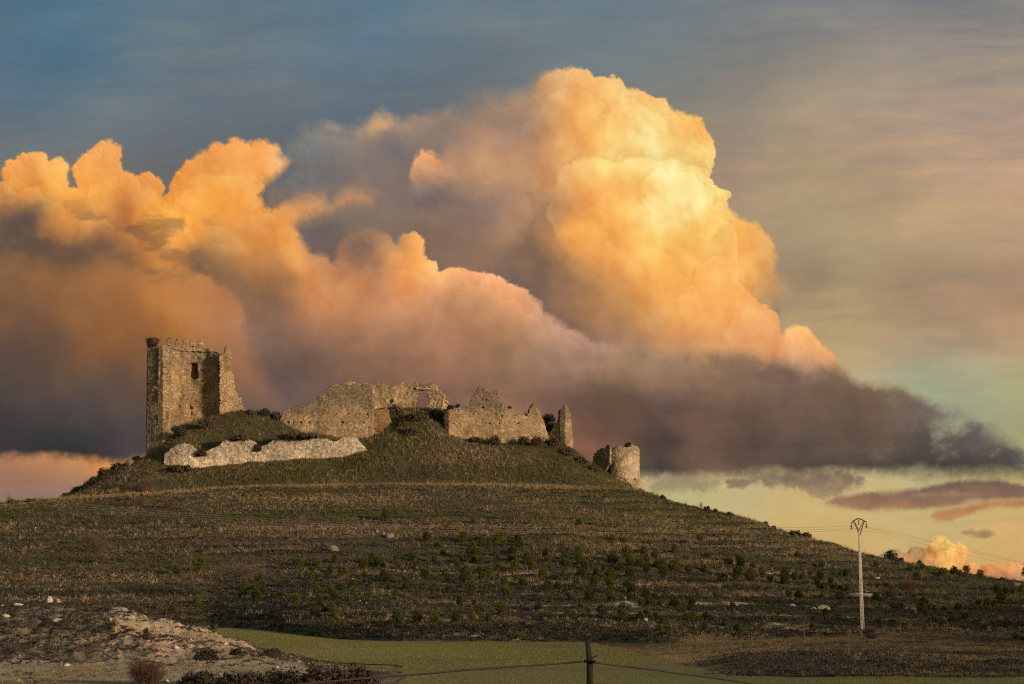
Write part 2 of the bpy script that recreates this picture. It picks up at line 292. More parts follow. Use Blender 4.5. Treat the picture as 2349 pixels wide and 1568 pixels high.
def sky_srgb(X, Y):
    """display-referred colour of the sky at chart places X (right), Y (down)"""
    x, y = X.astype(np.float32), Y.astype(np.float32)
    g = Grid(X.min() - 60, X.max() + 60, Y.min() - 60, Y.max() + 60, 24.0)
    T = tps([(c[0], c[1]) for c in CLEAR], [c[2:] for c in CLEAR], g.X, g.Y, 0.006)
    wv = fbm(x / 2.5, y, 160, 3, 4)
    tilt = y + 0.03 * x + 26 * wv
    st = (1 + 0.35 * sstep(1500, 2000, x)) * fbm(x / 7.5, tilt, 38, 6, 3, 0.6) * sstep(-0.5, 0.4, fbm(x / 2, y, 260, 3, 14)); st2 = fbm(x / 3, tilt, 120, 4, 9)
    img = g.look(T, x + 90 * st2, y + 22 * st + 22 * st2)
    img = img * (1 + 0.03 * st + 0.045 * st2)[..., None] + np.stack([4 * st, 1.0 * st, -4 * st], -1)
    fine = fbm(x / 2.6, tilt, 24, 5, 77, 0.65)
    img = img * (1 + 0.02 * fine)[..., None]
    def over(r):
        sl, c, a = r
        img[sl] = img[sl] * (1 - a) + c * a
    # far grey mass, soft
    over(cloud(X, Y, GREYBACK_POLY, GREYBACK, edge=26, rag=26, rscale=60, warp=26, relief=0.30, rel_scale=90, seed=2))
    over(cloud(X, Y, FLANK_POLY, FLANK, edge=9, rag=13, rscale=24, warp=10, relief=0.45, rel_scale=34, seed=5,
               soft_low=lambda x, y: 20 * sstep(1760, 1810, x) * sstep(600, 660, y)))
    over(cloud(X, Y, BIG_POLY, BIG, edge=3.4, rag=10, rscale=24, warp=17, wscale=90, relief=lambda x, y: 0.30 + 0.40 * sstep(1180, 1400, x) * (1 - sstep(560, 760, y)), rel_scale=56, seed=8, lobes=BIG_LOBES,
               soft_low=lambda x, y: 40 * (1 - sstep(1150, 1260, x)) + 12 * (1 - sstep(1200, 1330, x))))
    over(cloud(X, Y, WISP_POLY, WISP, edge=7, rag=10, rscale=18, warp=8, relief=0.4, rel_scale=24, seed=12, soft_low=lambda x, y: 22 * sstep(400, 450, y) + 46 * sstep(985, 1060, x)))
    over(cloud(X, Y, LOBE_POLY, LOBE, edge=6, rag=8, rscale=22, warp=8, relief=0.35, rel_scale=34, seed=15))
    # front bank and shelf
    hole = lambda x, y: 16 * sstep(1330, 1480, x) * (1 - sstep(860, 930, y)) + 18 * sstep(1015, 1045, y) * (1 - sstep(380, 480, x)) + 14 * sstep(1040, 1085, y) * sstep(300, 900, x) + 20 * sstep(640, 700, x) * (1 - sstep(880, 930, x)) * (1 - sstep(500, 540, y)) + 6 * sstep(1000, 1500, x) + 12 * sstep(1950, 2150, x) * sstep(850, 950, y) + 8 * (1 - sstep(0, 300, np.abs(x - 700)))
    sl, c, a = cloud(X, Y, BANK_POLY, BANK, edge=3.8, rag=11, rscale=26, warp=20, wscale=110, relief=lambda x, y: 0.20 + 0.38 * (1 - sstep(520, 760, y)) * (1 - sstep(700, 1000, x)) + 0.10 * sstep(800, 1300, x), rel_scale=58, seed=19, soft_low=hole, lobes=BANK_LOBES)
    xs, ys = X[sl].astype(np.float32), Y[sl].astype(np.float32)
    tear = fbm(xs / 1.7, ys * 1.1 + 0.1 * xs, 100, 5, 91, 0.54)
    tear2 = fbm(xs / 1.3, ys + 0.12 * xs, 78, 6, 97, 0.58)          # the shelf's right end is torn open
    t = sstep(1960, 2260, xs + 120 * tear) * sstep(850, 920, ys)
    keep = sstep(-0.62, 0.22, tear2 + 0.35 * sstep(1000, 1075, ys) + 0.04 - 0.10 * sstep(2250, 2450, xs))
    a = a * (1 - t[..., None] * (1 - keep[..., None]))
    band = fbm(xs / 4.5, ys + 0.05 * xs, 80, 4, 131, 0.5)[..., None] * (sstep(780, 900, ys) * sstep(500, 1100, xs))[..., None]
    c = c * (1 + band * np.array([0.15, 0.11, 0.08]))
    mot = fbm(xs / 1.8, ys, 90, 6, 141, 0.6)[..., None] * (sstep(600, 760, ys))[..., None]
    c = c * (1 + mot * np.array([0.06, 0.055, 0.05]))
    dark = sstep(0.12, 0.5, fbm(xs / 2.2, ys, 70, 5, 33, 0.55) + 0.10)[..., None] * (sstep(430, 520, ys) * (1 - sstep(620, 720, ys)) * (1 - sstep(350, 560, xs)))[..., None]
    c = c * (1 - 0.42 * dark) + np.array([84, 70, 66]) * 0.42 * dark
    over((sl, c, a))
    over(cloud(X, Y, FOLD_POLY, FOLD, edge=15, rag=20, rscale=50, warp=24, relief=0.16, rel_scale=80, seed=27, soft_low=lambda x, y: 60 * (1 - sstep(380, 470, x)) + 20 * sstep(760, 860, y)))
    for k, (poly, ca, cb, e) in enumerate(LENS):
        P = np.asarray(poly, float); ya, yb = P[:, 1].min(), P[:, 1].max()
        sl, c, a = cloud(X, Y, poly, [(P[:, 0].min(), ya) + ca, (P[:, 0].max(), ya) + ca, (P[:, 0].min(), yb) + cb, (P[:, 0].max(), yb) + cb], edge=e, rag=e * (0.8 if k < 2 else 1.5), rscale=26, warp=6, wscale=90, relief=0.06, rel_scale=40, seed=50 + 4 * k)
        xs, ys = X[sl].astype(np.float32), Y[sl].astype(np.float32)
        n = fbm(xs / 2.0, ys, 26, 5, 61 + k, 0.6)
        over((sl, c, a * ((1.0 if k < 2 else 0.80) + (0.0 if k < 2 else 0.20) * sstep(-0.25, 0.2, n))[..., None]))
    over(cloud(X, Y, FAR_POLY, FAR, edge=2.2, rag=5, rscale=13, warp=5, wscale=40, relief=0.85, rel_scale=22, seed=70, pad=40, deep=1.6, lobes=FAR_LOBES))
    lum = (img @ np.array([0.30, 0.59, 0.11]))[..., None]
    k = 0.06 * sstep(0.12, 0.5, (img.max(-1) - img.min(-1)) / 255.0)[..., None]
    img = img + (lum - img) * k
    return np.clip(img, 4, 255)

def to_linear(c):
    c = np.clip(c / 255.0, 0, 1)
    return np.where(c <= 0.04045, c / 12.92, ((c + 0.055) / 1.055) ** 2.4)
# ---------------------------------------------------------------- camera and places in the photograph
FOC, CX, CY = 5525.0, 1174.5, 784.0           # a 2349 x 1568 chart of the view
PITCH = math.radians(6.05)
CP, SP = math.cos(PITCH), math.sin(PITCH)
EYE = 4.2                                      # eye level above the field

def at(px, py, Y):
    """the world point seen at chart place (px, py), Y metres ahead"""
    dx = (px - CX) / FOC; dy = CP - SP * (CY - py) / FOC; dz = SP + CP * (CY - py) / FOC
    t = Y / dy
    return np.array([dx * t, Y, EYE + dz * t])

def proj(x, y, z):
    zz = z - EYE
    d = y * CP + zz * SP
    return CX + FOC * x / d, CY - FOC * (zz * CP - y * SP) / d

def z_of(py, Y):
    return EYE + Y * (SP + CP * (CY - py) / FOC) / (CP - SP * (CY - py) / FOC)

cam = bpy.data.cameras.new('camera'); camo = bpy.data.objects.new('camera', cam); COL.objects.link(camo)
camo.location = (0, 0, EYE); camo.rotation_euler = (math.radians(90) + PITCH, 0, 0)
cam.sensor_width = 36.0; cam.lens = 36.0 * FOC / 2349.0
cam.clip_start = 0.3; cam.clip_end = 60000
SC.camera = camo

# ---------------------------------------------------------------- objects and materials
def tag(o, label=None, cat=None, group=None, kind=None):
    if label: o['label'] = label
    if cat: o['category'] = cat
    if group: o['group'] = group
    if kind: o['kind'] = kind
    return o

def empty(name, loc, label=None, cat=None, group=None):
    o = bpy.data.objects.new(name, None); COL.objects.link(o); o.location = [float(v) for v in loc]
    o.empty_display_size = 0.5
    return tag(o, label, cat, group)

def mesh_obj(name, V, F, mat, parent=None, smooth=False, attrs=None, uv=None):
    """V (n,3); F (m,3) or (m,4) or a list of such"""
    V = np.asarray(V, np.float32)
    Fs = F if isinstance(F, list) else [F]
    Fs = [np.asarray(f, np.int32) for f in Fs if len(f)]
    me = bpy.data.meshes.new(name)
    me.vertices.add(len(V)); me.vertices.foreach_set('co', V.ravel())
    loops = np.concatenate([f.ravel() for f in Fs]); tot = np.concatenate([np.full(len(f), f.shape[1], np.int32) for f in Fs])
    me.loops.add(len(loops)); me.loops.foreach_set('vertex_index', loops)
    me.polygons.add(len(tot)); me.polygons.foreach_set('loop_start', np.concatenate([[0], np.cumsum(tot)[:-1]]).astype(np.int32))
    me.polygons.foreach_set('loop_total', tot)
    if smooth: me.polygons.foreach_set('use_smooth', np.ones(len(tot), bool))
    if attrs:
        for k, a in attrs.items():
            a = np.asarray(a, np.float32)
            if a.ndim == 1:
                at_ = me.attributes.new(k, 'FLOAT', 'POINT'); at_.data.foreach_set('value', a)
            else:
                at_ = me.attributes.new(k, 'FLOAT_COLOR', 'POINT')
                at_.data.foreach_set('color', np.concatenate([a, np.ones((len(a), 1), np.float32)], 1).ravel())
    if uv is not None:
        u = me.uv_layers.new(name='stone'); u.data.foreach_set('uv', np.asarray(uv, np.float32)[loops].ravel())
    me.update(calc_edges=True)
    o = bpy.data.objects.new(name, me); COL.objects.link(o)
    if mat: me.materials.append(mat)
    if parent is not None:
        o.parent = parent
        loc = np.array(parent.location)                    # geometry is written in world metres
        V2 = V - loc.astype(np.float32); me.vertices.foreach_set('co', V2.ravel()); me.update()
    return o

def centre(o):
    """move a free-standing mesh's origin to the middle of its foot"""
    me = o.data; n = len(me.vertices); a = np.empty(n * 3, np.float32); me.vertices.foreach_get('co', a); a = a.reshape(-1, 3)
    c = np.array([(a[:, 0].min() + a[:, 0].max()) / 2, (a[:, 1].min() + a[:, 1].max()) / 2, a[:, 2].min()], np.float32)
    me.vertices.foreach_set('co', (a - c).ravel()); me.update(); o.location = c.tolist(); return o

class Mat:
    """a tiny node-writing helper"""
    def __init__(s, name):
        s.m = bpy.data.materials.new(name); s.m.use_nodes = True; s.nt = s.m.node_tree
        s.b = s.nt.nodes['Principled BSDF']; s.b.inputs['Specular IOR Level'].default_value = 0.2; s.b.inputs['Roughness'].default_value = 0.9
    def n(s, t, **kw):
        x = s.nt.nodes.new(t)
        for k, v in kw.items():
            if k.startswith('i_'):
                x.inputs[k[2:].replace('_', ' ')].default_value = v
            else: setattr(x, k, v)
        return x
    def l(s, a, b): s.nt.links.new(a, b)
    def math(s, op, a, b=None, c=None):
        x = s.n('ShaderNodeMath', operation=op)
        for i, v in enumerate((a, b, c)):
            if v is None: continue
            if isinstance(v, (int, float)): x.inputs[i].default_value = v
            else: s.l(v, x.inputs[i])
        return x.outputs[0]
    def mix(s, f, a, b, blend='MIX'):
        x = s.n('ShaderNodeMix', data_type='RGBA', blend_type=blend)
        for i, v in ((0, f), (6, a), (7, b)):
            if isinstance(v, (int, float)): x.inputs[i].default_value = v
            elif isinstance(v, tuple): x.inputs[i].default_value = v + (1,) if len(v) == 3 else v
            else: s.l(v, x.inputs[i])
        return x.outputs[2]
    def ramp(s, f, pts):
        x = s.n('ShaderNodeValToRGB'); e = x.color_ramp.elements
        while len(e) < len(pts): e.new(0.5)
        for q, (p, c) in zip(e, pts):
            q.position = p; q.color = (c if isinstance(c, tuple) else (c, c, c)) + (1,)
        s.l(f, x.inputs[0]); return x.outputs[0]
    def noise(s, scale, vec=None, detail=4, rough=0.55, dist=0.0):
        x = s.n('ShaderNodeTexNoise'); x.inputs['Scale'].default_value = scale; x.inputs['Detail'].default_value = detail
        x.inputs['Roughness'].default_value = rough; x.inputs['Distortion'].default_value = dist
        if vec is not None: s.l(vec, x.inputs['Vector'])
        return x.outputs['Fac']
    def attr(s, name):
        return s.n('ShaderNodeAttribute', attribute_name=name)
    def pos(s):
        return s.n('ShaderNodeNewGeometry').outputs['Position']
    def bump(s, h, strength=0.5, dist=0.1):
        x = s.n('ShaderNodeBump'); x.inputs['Strength'].default_value = strength; x.inputs['Distance'].default_value = dist
        s.l(h, x.inputs['Height']); s.l(x.outputs[0], s.b.inputs['Normal'])
    def base(s, c):
        if isinstance(c, tuple): s.b.inputs['Base Color'].default_value = c + (1,)
        else: s.l(c, s.b.inputs['Base Color'])

def plain(name, col, rough=0.7, metal=0.0, var=0.25, scale=3.0, spec=0.3):
    m = Mat(name); v = m.noise(scale, m.pos(), 5)
    m.base(m.mix(v, tuple(c * (1 - var) for c in col), tuple(c * (1 + var) for c in col)))
    m.b.inputs['Roughness'].default_value = rough; m.b.inputs['Metallic'].default_value = metal; m.b.inputs['Specular IOR Level'].default_value = spec
    return m.m

def stone_mat(name, light, dark, mortar, cw=0.5, ch=0.34, big=0.75, bigh=0.45, split=None, stain=(0.05, 0.035, 0.025), stain_amt=0.6, lichen=(0.22, 0.14, 0.045), lichen_amt=0.5, seed=0.0, bump=0.7, crust=None, crust_at=7.0, crust_amt=0.6):
    """rubble above, squared blocks below; random tone per stone, dark joints, stains"""
    m = Mat(name)
    uv = m.n('ShaderNodeUVMap', uv_map='stone').outputs[0]
    sep = m.n('ShaderNodeSeparateXYZ'); m.l(uv, sep.inputs[0])
    warp = m.n('ShaderNodeTexNoise'); warp.inputs['Scale'].default_value = 1.1; warp.inputs['Detail'].default_value = 3; m.l(uv, warp.inputs['Vector'])
    wv = m.n('ShaderNodeVectorMath', operation='MULTIPLY_ADD'); m.l(warp.outputs['Color'], wv.inputs[0]); wv.inputs[1].default_value = (0.35, 0.22, 0); m.l(uv, wv.inputs[2])
    def stones(w, h, rnd, sh):
        sc = m.n('ShaderNodeVectorMath', operation='MULTIPLY_ADD'); m.l(wv.outputs[0], sc.inputs[0]); sc.inputs[1].default_value = (1 / w, 1 / h, 0); sc.inputs[2].default_value = (sh + seed, sh * 2 + seed, 0)
        a = m.n('ShaderNodeTexVoronoi', voronoi_dimensions='2D', feature='F1'); a.inputs['Scale'].default_value = 1; a.inputs['Randomness'].default_value = rnd; m.l(sc.outputs[0], a.inputs['Vector'])
        e = m.n('ShaderNodeTexVoronoi', voronoi_dimensions='2D', feature='DISTANCE_TO_EDGE'); e.inputs['Scale'].default_value = 1; e.inputs['Randomness'].default_value = rnd; m.l(sc.outputs[0], e.inputs['Vector'])
        s3 = m.n('ShaderNodeSeparateColor'); m.l(a.outputs['Color'], s3.inputs[0])
        return s3.outputs[0], s3.outputs[1], e.outputs['Distance']
    r1, q1, e1 = stones(cw, ch, 0.9, 3.1); r2, q2, e2 = stones(big, bigh, 0.8, 7.7)
    if split is None: f = 0.0
    else:
        wob = m.math('MULTIPLY_ADD', m.noise(0.25, uv, 3), 2.4, -1.2)
        f = m.math('SMOOTHSTEP', split + 0.4, split - 0.4, m.math('ADD', sep.outputs[1], wob)) if False else m.n('ShaderNodeMapRange', interpolation_type='SMOOTHSTEP')
        if not isinstance(f, float):
            f.inputs['From Min'].default_value = split + 0.5; f.inputs['From Max'].default_value = split - 0.5
            m.l(m.math('ADD', sep.outputs[1], wob), f.inputs['Value']); f = f.outputs[0]
    def blend(a, b):
        x = m.n('ShaderNodeMix', data_type='FLOAT')
        if isinstance(f, float): x.inputs[0].default_value = f
        else: m.l(f, x.inputs[0])
        m.l(a, x.inputs[2]); m.l(b, x.inputs[3]); return x.outputs[0]
    r, q, e = blend(r1, r2), blend(q1, q2), blend(e1, e2)
    mid = tuple((d * 1.5 + l) / 2.5 for d, l in zip(dark, light))
    c = m.ramp(r, [(0.0, tuple(d * 0.9 for d in dark)), (0.30, tuple(d * 1.15 for d in dark)), (0.60, mid), (0.88, light), (1.0, tuple(min(1, l * 1.12) for l in light))])
    c = m.mix(m.math('MULTIPLY', q, 0.45), c, (light[0] * 0.92, light[1] * 0.74, light[2] * 0.52))
    fine = m.noise(6.0, uv, 5, 0.65)
    c = m.mix(m.math('MULTIPLY', fine, 0.45), c, tuple(d * 0.7 for d in dark))
    big1 = m.ramp(m.noise(0.16, uv, 4, 0.6, 0.6), [(0.34, 0.55), (0.64, 1.15)])
    c = m.mix(1.0, c, big1, 'MULTIPLY')
    li = m.ramp(m.noise(0.42, uv, 6, 0.65, 0.5), [(0.50, 0.0), (0.68, 1.0)])
    c = m.mix(m.math('MULTIPLY', li, lichen_amt), c, lichen)
    st = m.ramp(m.noise(0.26, wv.outputs[0], 6, 0.66, 0.9), [(0.46, 0.0), (0.70, 1.0)])
    c = m.mix(m.math('MULTIPLY', st, stain_amt), c, stain)
    if crust is not None:                                   # grey lichen-crusted upper courses
        kr = m.n('ShaderNodeMapRange', interpolation_type='SMOOTHSTEP'); kr.inputs['From Min'].default_value = crust_at - 1.2; kr.inputs['From Max'].default_value = crust_at + 1.6
        m.l(m.math('ADD', sep.outputs[1], m.math('MULTIPLY_ADD', m.noise(0.35, uv, 4), 6.0, -3.0)), kr.inputs['Value'])
        c = m.mix(m.math('MULTIPLY', kr.outputs[0], crust_amt), c, m.mix(r, tuple(q_ * 0.55 for q_ in crust), tuple(q_ * 1.5 for q_ in crust)))
    j = m.ramp(e, [(0.0, 0.8), (0.06, 0.5), (0.14, 0.0)])
    c = m.mix(m.math('MULTIPLY', j, m.ramp(m.noise(0.8, uv, 3), [(0.35, 0.35), (0.65, 1.0)])), c, mortar)
    m.base(c)
    h = m.math('ADD', m.ramp(e, [(0.0, 0.0), (0.22, 1.0)]), m.math('MULTIPLY', m.math('ADD', r, fine), 0.5))
    m.bump(h, bump * 0.6, 0.10)
    return m.m

def tint_mat(name, rough=0.9, spec=0.1, var=0.0, trans=0.0):
    """albedo carried by the mesh's own 'tint' attribute"""
    m = Mat(name); c = m.attr('tint').outputs['Color']; m.base(c)
    m.b.inputs['Roughness'].default_value = rough; m.b.inputs['Specular IOR Level'].default_value = spec
    if trans:
        t = m.n('ShaderNodeBsdfTranslucent'); m.l(c, t.inputs[0]); mx = m.n('ShaderNodeMixShader'); mx.inputs[0].default_value = trans
        out = m.nt.nodes['Material Output']; m.l(m.b.outputs[0], mx.inputs[1]); m.l(t.outputs[0], mx.inputs[2]); m.l(mx.outputs[0], out.inputs[0])
    return m.m

# ---------------------------------------------------------------- terrain: lines read across the view, each at its own distance
def line(*pts): return np.array(pts, float)
NEAR_Z = []                                        # (Y, height)
H3 = line((-3000,1420),(-1200,1290),(-400,1206),(0,1157),(60,1153),(130,1149),(300,1138),(560,1120),(900,1114),(1150,1116),(1400,1123),(1480,1132),(1560,1156),(1700,1186),(1800,1222),(1900,1247),(2000,1276),(2060,1287),(2140,1305),(2240,1322),(2349,1337),(2800,1392),(5000,1560))
H3Y = line((-3000,380),(0,415),(1480,415),(1800,398),(2349,372),(5000,330))
EDGE = line((-3000,1437),(490,1437),(600,1446),(700,1460),(780,1468),(900,1472),(1330,1474),(1450,1478),(1560,1481),(1700,1470),(1975,1457),(2349,1464),(3000,1470),(5000,1490))
EDGEY = line((-3000,282),(490,282),(600,268),(700,252),(780,243),(900,236),(1330,232),(1450,228),(1560,222),(1700,226),(1975,229),(2349,224),(5000,220))
FOOT = line((-3000,1418),(490,1422),(600,1428),(780,1442),(900,1447),(1330,1450),(1450,1456),(1560,1463),(1700,1456),(1975,1450),(2349,1450),(3000,1456),(5000,1480))
def fl(py, *extra): return line(*([(-5000, py), (7000, py)] if not extra else extra))
LINES = [  # (Y or Y-line, py line)
 (118.0, line((-5000,1556),(600,1556),(900,1566),(1000,1569),(7000,1569))),
 (130.0, line((-5000,1522),(0,1525),(300,1521),(640,1521),(760,1533),(900,1545),(1000,1550.7),(1800,1550.7),(7000,1550))),
 (147.0, line((-5000,1430),(-400,1450),(0,1468),(200,1468),(350,1472),(450,1485),(560,1500),(640,1512),(720,1522),(900,1529.7),(1550,1529.7),(1620,1526),(1680,1513),(1720,1504),(1800,1499),(2349,1506),(7000,1506))),
 (165.0, line((-5000,1360),(-400,1376),(0,1384),(110,1386),(250,1393),(370,1409),(450,1438),(520,1458),(560,1473),(600,1491),(650,1504),(720,1511),(800,1512),(1500,1512),(1560,1510),(1640,1500),(1720,1492),(1800,1489),(2000,1490),(2349,1493),(7000,1493))),
 (190.0, line((-5000,1470),(0,1480),(500,1493),(1500,1493),(1560,1490),(1640,1487),(1700,1483),(2000,1482),(2349,1485),(7000,1487))),
 (EDGEY, EDGE),
 (EDGEY + np.array([0, 6.0]), FOOT),
 (330.0, line((-5000,1345),(-400,1330),(0,1312),(600,1306),(1300,1306),(1500,1318),(1700,1338),(2000,1372),(2349,1398),(2800,1440),(7000,1480))),
 (H3Y, H3),
 (H3Y + np.array([0, 5.0]), H3 + np.array([0, -0.5])),
]
H3far = line((-5000,1440),(-1200,1305),(-400,1222),(0,1172),(60,1166))
RIGHT = lambda d: [(1480,1134+d),(1560,1168+d),(1700,1204+d),(1800,1244+d),(1900,1272+d),(2000,1302+d),(2349,1370+d),(2800,1430+d),(7000,1600+d)]
LEFT = lambda d: [(-5000,1460+d),(-1200,1320+d),(-400,1232+d),(0,1178+d),(60,1168+d)]
LINES += [
 (431.0, line(*LEFT(0),(125,1154),(160,1142),(200,1124),(250,1102),(300,1086),(350,1074),(400,1074),(474,1076),(511,1071),(600,1062),(710,1055),(790,1053),(840,1043),(900,1032),(1000,1032),(1100,1038),(1200,1047),(1300,1066),(1360,1086),(1420,1111),*RIGHT(2))),
 (434.5, line(*LEFT(2),(125,1151),(160,1137),(200,1117),(250,1090),(300,1075),(340,1057),(375,1046),(405,1030),(440,1029),(465,1041),(500,1030),(545,1013),(590,1026),(640,1014),(700,1007),(770,1014),(800,1012),(845,1021),(900,1010),(1000,1004),(1050,1012),(1100,1020),(1200,1028),(1300,1048),(1360,1076),(1420,1106),*RIGHT(5))),
 (439.0, line(*LEFT(4),(125,1148),(160,1131),(200,1109),(240,1079),(290,1064),(335,1047),(360,1040),(385,1008),(391,984),(428,977),(470,969),(490,959),(530,947),(565,942),(600,946),(640,956),(660,972),(690,986),(760,1001),(833,1005),(860,995),(900,983),(940,966),(1000,962),(1020,984),(1050,1001),(1075,1005),(1160,1008),(1250,1010),(1280,1013),(1314,1031),(1360,1068),(1420,1105),*RIGHT(8))),
 (446.0, line(*LEFT(8),(125,1156),(200,1118),(240,1088),(290,1072),(335,1057),(360,1045),(391,985),(428,976),(500,955),(565,946),(600,950),(640,962),(700,962),(760,952),(860,946),(900,941),(960,938),(1010,944),(1040,950),(1100,952),(1200,958),(1250,962),(1290,992),(1314,1037),(1360,1076),(1420,1113),*RIGHT(14))),
 (453.0, line(*LEFT(14),(125,1166),(200,1130),(240,1100),(290,1084),(335,1070),(391,1000),(500,965),(565,960),(640,974),(700,964),(860,946),(960,937),(1010,942),(1040,940),(1100,944),(1190,948),(1240,950),(1270,966),(1300,1016),(1360,1088),(1420,1122),*RIGHT(22))),
 (472.0, line(*LEFT(30),(125,1200),(240,1160),(391,1090),(640,1040),(960,1000),(1240,1030),(1360,1130),(1420,1160),*RIGHT(45))),
 (520.0, line((-5000,1460),(0,1280),(1200,1250),(2349,1420),(7000,1600))),
]
def _px_py(a, L):
    """chart place along line L for azimuth tangent a"""
    py = np.full(a.shape, 1200.0)
    for _ in range(4):
        px = CX + a * FOC * (CP - SP * (CY - py) / FOC)
        py = np.interp(px, L[:, 0], L[:, 1])
    return px, py

A_COLS = np.concatenate([np.linspace(-1.6, -0.30, 40)[:-1], np.arange(-0.30, 0.3001, 0.0009), np.linspace(0.30, 1.6, 40)[1:]])
Y_TAB = np.arange(0.0, 720.01, 0.5)
def _table():
    Yk, Zk = [np.zeros_like(A_COLS) - 1], [np.full_like(A_COLS, EYE - 1.65)]
    for y_, z_ in ((4, EYE - 1.7), (32, EYE - 2.45), (60, EYE - 3.5), (104, 0.1)):
        Yk.append(np.full_like(A_COLS, y_)); Zk.append(np.full_like(A_COLS, z_))
    for Y, L in LINES:
        px, py = _px_py(A_COLS, L)
        y = np.full_like(A_COLS, Y) if isinstance(Y, float) else np.interp(px, Y[:, 0], Y[:, 1])
        Yk.append(y); Zk.append(z_of(py, y))
    Yk.append(np.full_like(A_COLS, 720)); Zk.append(np.full_like(A_COLS, -6.0))
    Yk = np.array(Yk); Zk = np.array(Zk)
    T = np.empty((len(A_COLS), len(Y_TAB)), np.float32)
    for i in range(len(A_COLS)): T[i] = np.interp(Y_TAB, Yk[:, i], Zk[:, i])
    for _ in range(2):                                # ease the folds
        P = np.pad(T, ((3, 3), (2, 2)), mode='edge')
        T = sum(P[3 + d:3 + d + T.shape[0], 2:-2] for d in range(-3, 4)) / 7
        P = np.pad(T, ((0, 0), (2, 2)), mode='edge')
        T = sum(P[:, 2 + d:2 + d + T.shape[1]] for d in (-1, 0, 1)) / 3
    return T
TAB = _table()
_AI = np.arange(len(A_COLS))

def base_z(x, y):
    a = x / np.maximum(y, 0.5)
    ia = np.clip(np.interp(a, A_COLS, _AI), 0, len(A_COLS) - 1.001); iy = np.clip(y / 0.5, 0, len(Y_TAB) - 1.001)
    i = ia.astype(int); j = iy.astype(int); fa = ia - i; fy = iy - j
    return (TAB[i, j] * (1 - fa) + TAB[i + 1, j] * fa) * (1 - fy) + (TAB[i, j + 1] * (1 - fa) + TAB[i + 1, j + 1] * fa) * fy

def edge_y(x, y):
    px = CX + (x / y) * FOC * (CP - SP * (CY - 1465) / FOC)
    return np.interp(px, EDGEY[:, 0], EDGEY[:, 1]), np.interp(px, H3Y[:, 0], H3Y[:, 1]), px

STEP = 1.12
def furrow(x, y, zb):
    """phase of the planting terraces that run along the contours, 0..1, 0 at the lip"""
    n = fbm(x, y, 38.0, 3, 301) * 0.9 + 0.012 * x
    return np.mod((zb + n) / STEP, 1.0)

def zones(x, y, zb):
    ey, hy, px = edge_y(x, y)
    hill = sstep(ey - 0.5, ey + 2.0, y) * (1 - sstep(hy - 1, hy + 1.5, y))
    knoll = sstep(hy + 3, hy + 9, y)
    field = np.where((y < ey) & (zb < 0.35 + 0.9 * sstep(180, 280, y)), 1.0, 0.0)
    return hill, knoll, field, ey, hy, px

def ground_z(x, y):
    x = np.asarray(x, np.float32); y = np.asarray(y, np.float32)
    zb = base_z(x, y)
    hill, knoll, field, ey, hy, px = zones(x, y, zb)
    ph = furrow(x, y, zb)
    out = (y < ey) & (x < -8) & (zb > 0.4)            # the bare outcrop by the field
    z = zb + hill * 0.50 * (sstep(0.0, 0.20, ph) - ph) * (0.45 + 0.9 * sstep(-0.3, 0.3, fbm(x, y, 14, 2, 340)))
    og = np.where(out, sstep(0.3, 1.2, zb), 0.0)
    z = z + og * (-0.55 * np.abs(fbm(x * 1.5 + 0.6 * fbm(x, y, 6, 2, 333), y * 0.45, 3.2, 4, 331, 0.6)) + 0.5 * fbm(x, y, 7, 3, 332))          # gullies down the bare face
    bank = sstep(1580, 1700, px) * (y > 128) * (y < ey)
    rough = hill * 0.16 + knoll * 0.24 + og * 0.22 + bank * 0.16 + 0.02
    z = z + rough * (fbm(x, y, 5.0, 4, 310, 0.55) + 0.5 * fbm(x, y, 16.0, 2, 320))
    far = sstep(0.33, 0.42, np.abs(x) / np.maximum(y, 1)) 
    return z

# an unseen ridge added towards the sun to keep direct light off the lower slope
def added_shade_ridge():
    sx, sy = math.sin(SUN_AZ), math.cos(SUN_AZ)
    s_ = np.arange(-500, 900.1, 12.0); c_ = np.arange(-260, 260.1, 13.0)
    S, C = np.meshgrid(s_, c_)
    top = np.interp(s_, [-500, -250, -20, 35, 125, 190, 250, 310, 420, 560, 900], [40, 68, 66, 42, 42, 58, 67, 64, 44, 38, 10]) + 3.0 * fbm(s_, 0 * s_, 90.0, 4, 901)  # crest shaped by where sun should land; the saddle lets some reach the outcrop
    D0 = 183.0 + 150.0
    X = sx * (D0 - 150 + C) - sy * S; Y = sy * (D0 - 150 + C) + sx * S
    Z = top[None] * np.exp(-(C / 85.0) ** 2) + 2.0 * fbm(X, Y, 60.0, 4, 911) - 9
    V = np.stack([X, Y, Z], -1).reshape(-1, 3); r, c = X.shape; i = np.arange(r * c).reshape(r, c)
    m = Mat('shade_ridge_heath'); n = m.noise(0.08, m.pos(), 6, 0.6); m.base(m.mix(n, (0.05, 0.045, 0.032), (0.12, 0.105, 0.065)))
    tag(mesh_obj('hill', V, np.stack([i[:-1, :-1], i[:-1, 1:], i[1:, 1:], i[1:, :-1]], -1).reshape(-1, 4), m.m, smooth=True), kind='structure')  # the added shading ridge, never in view

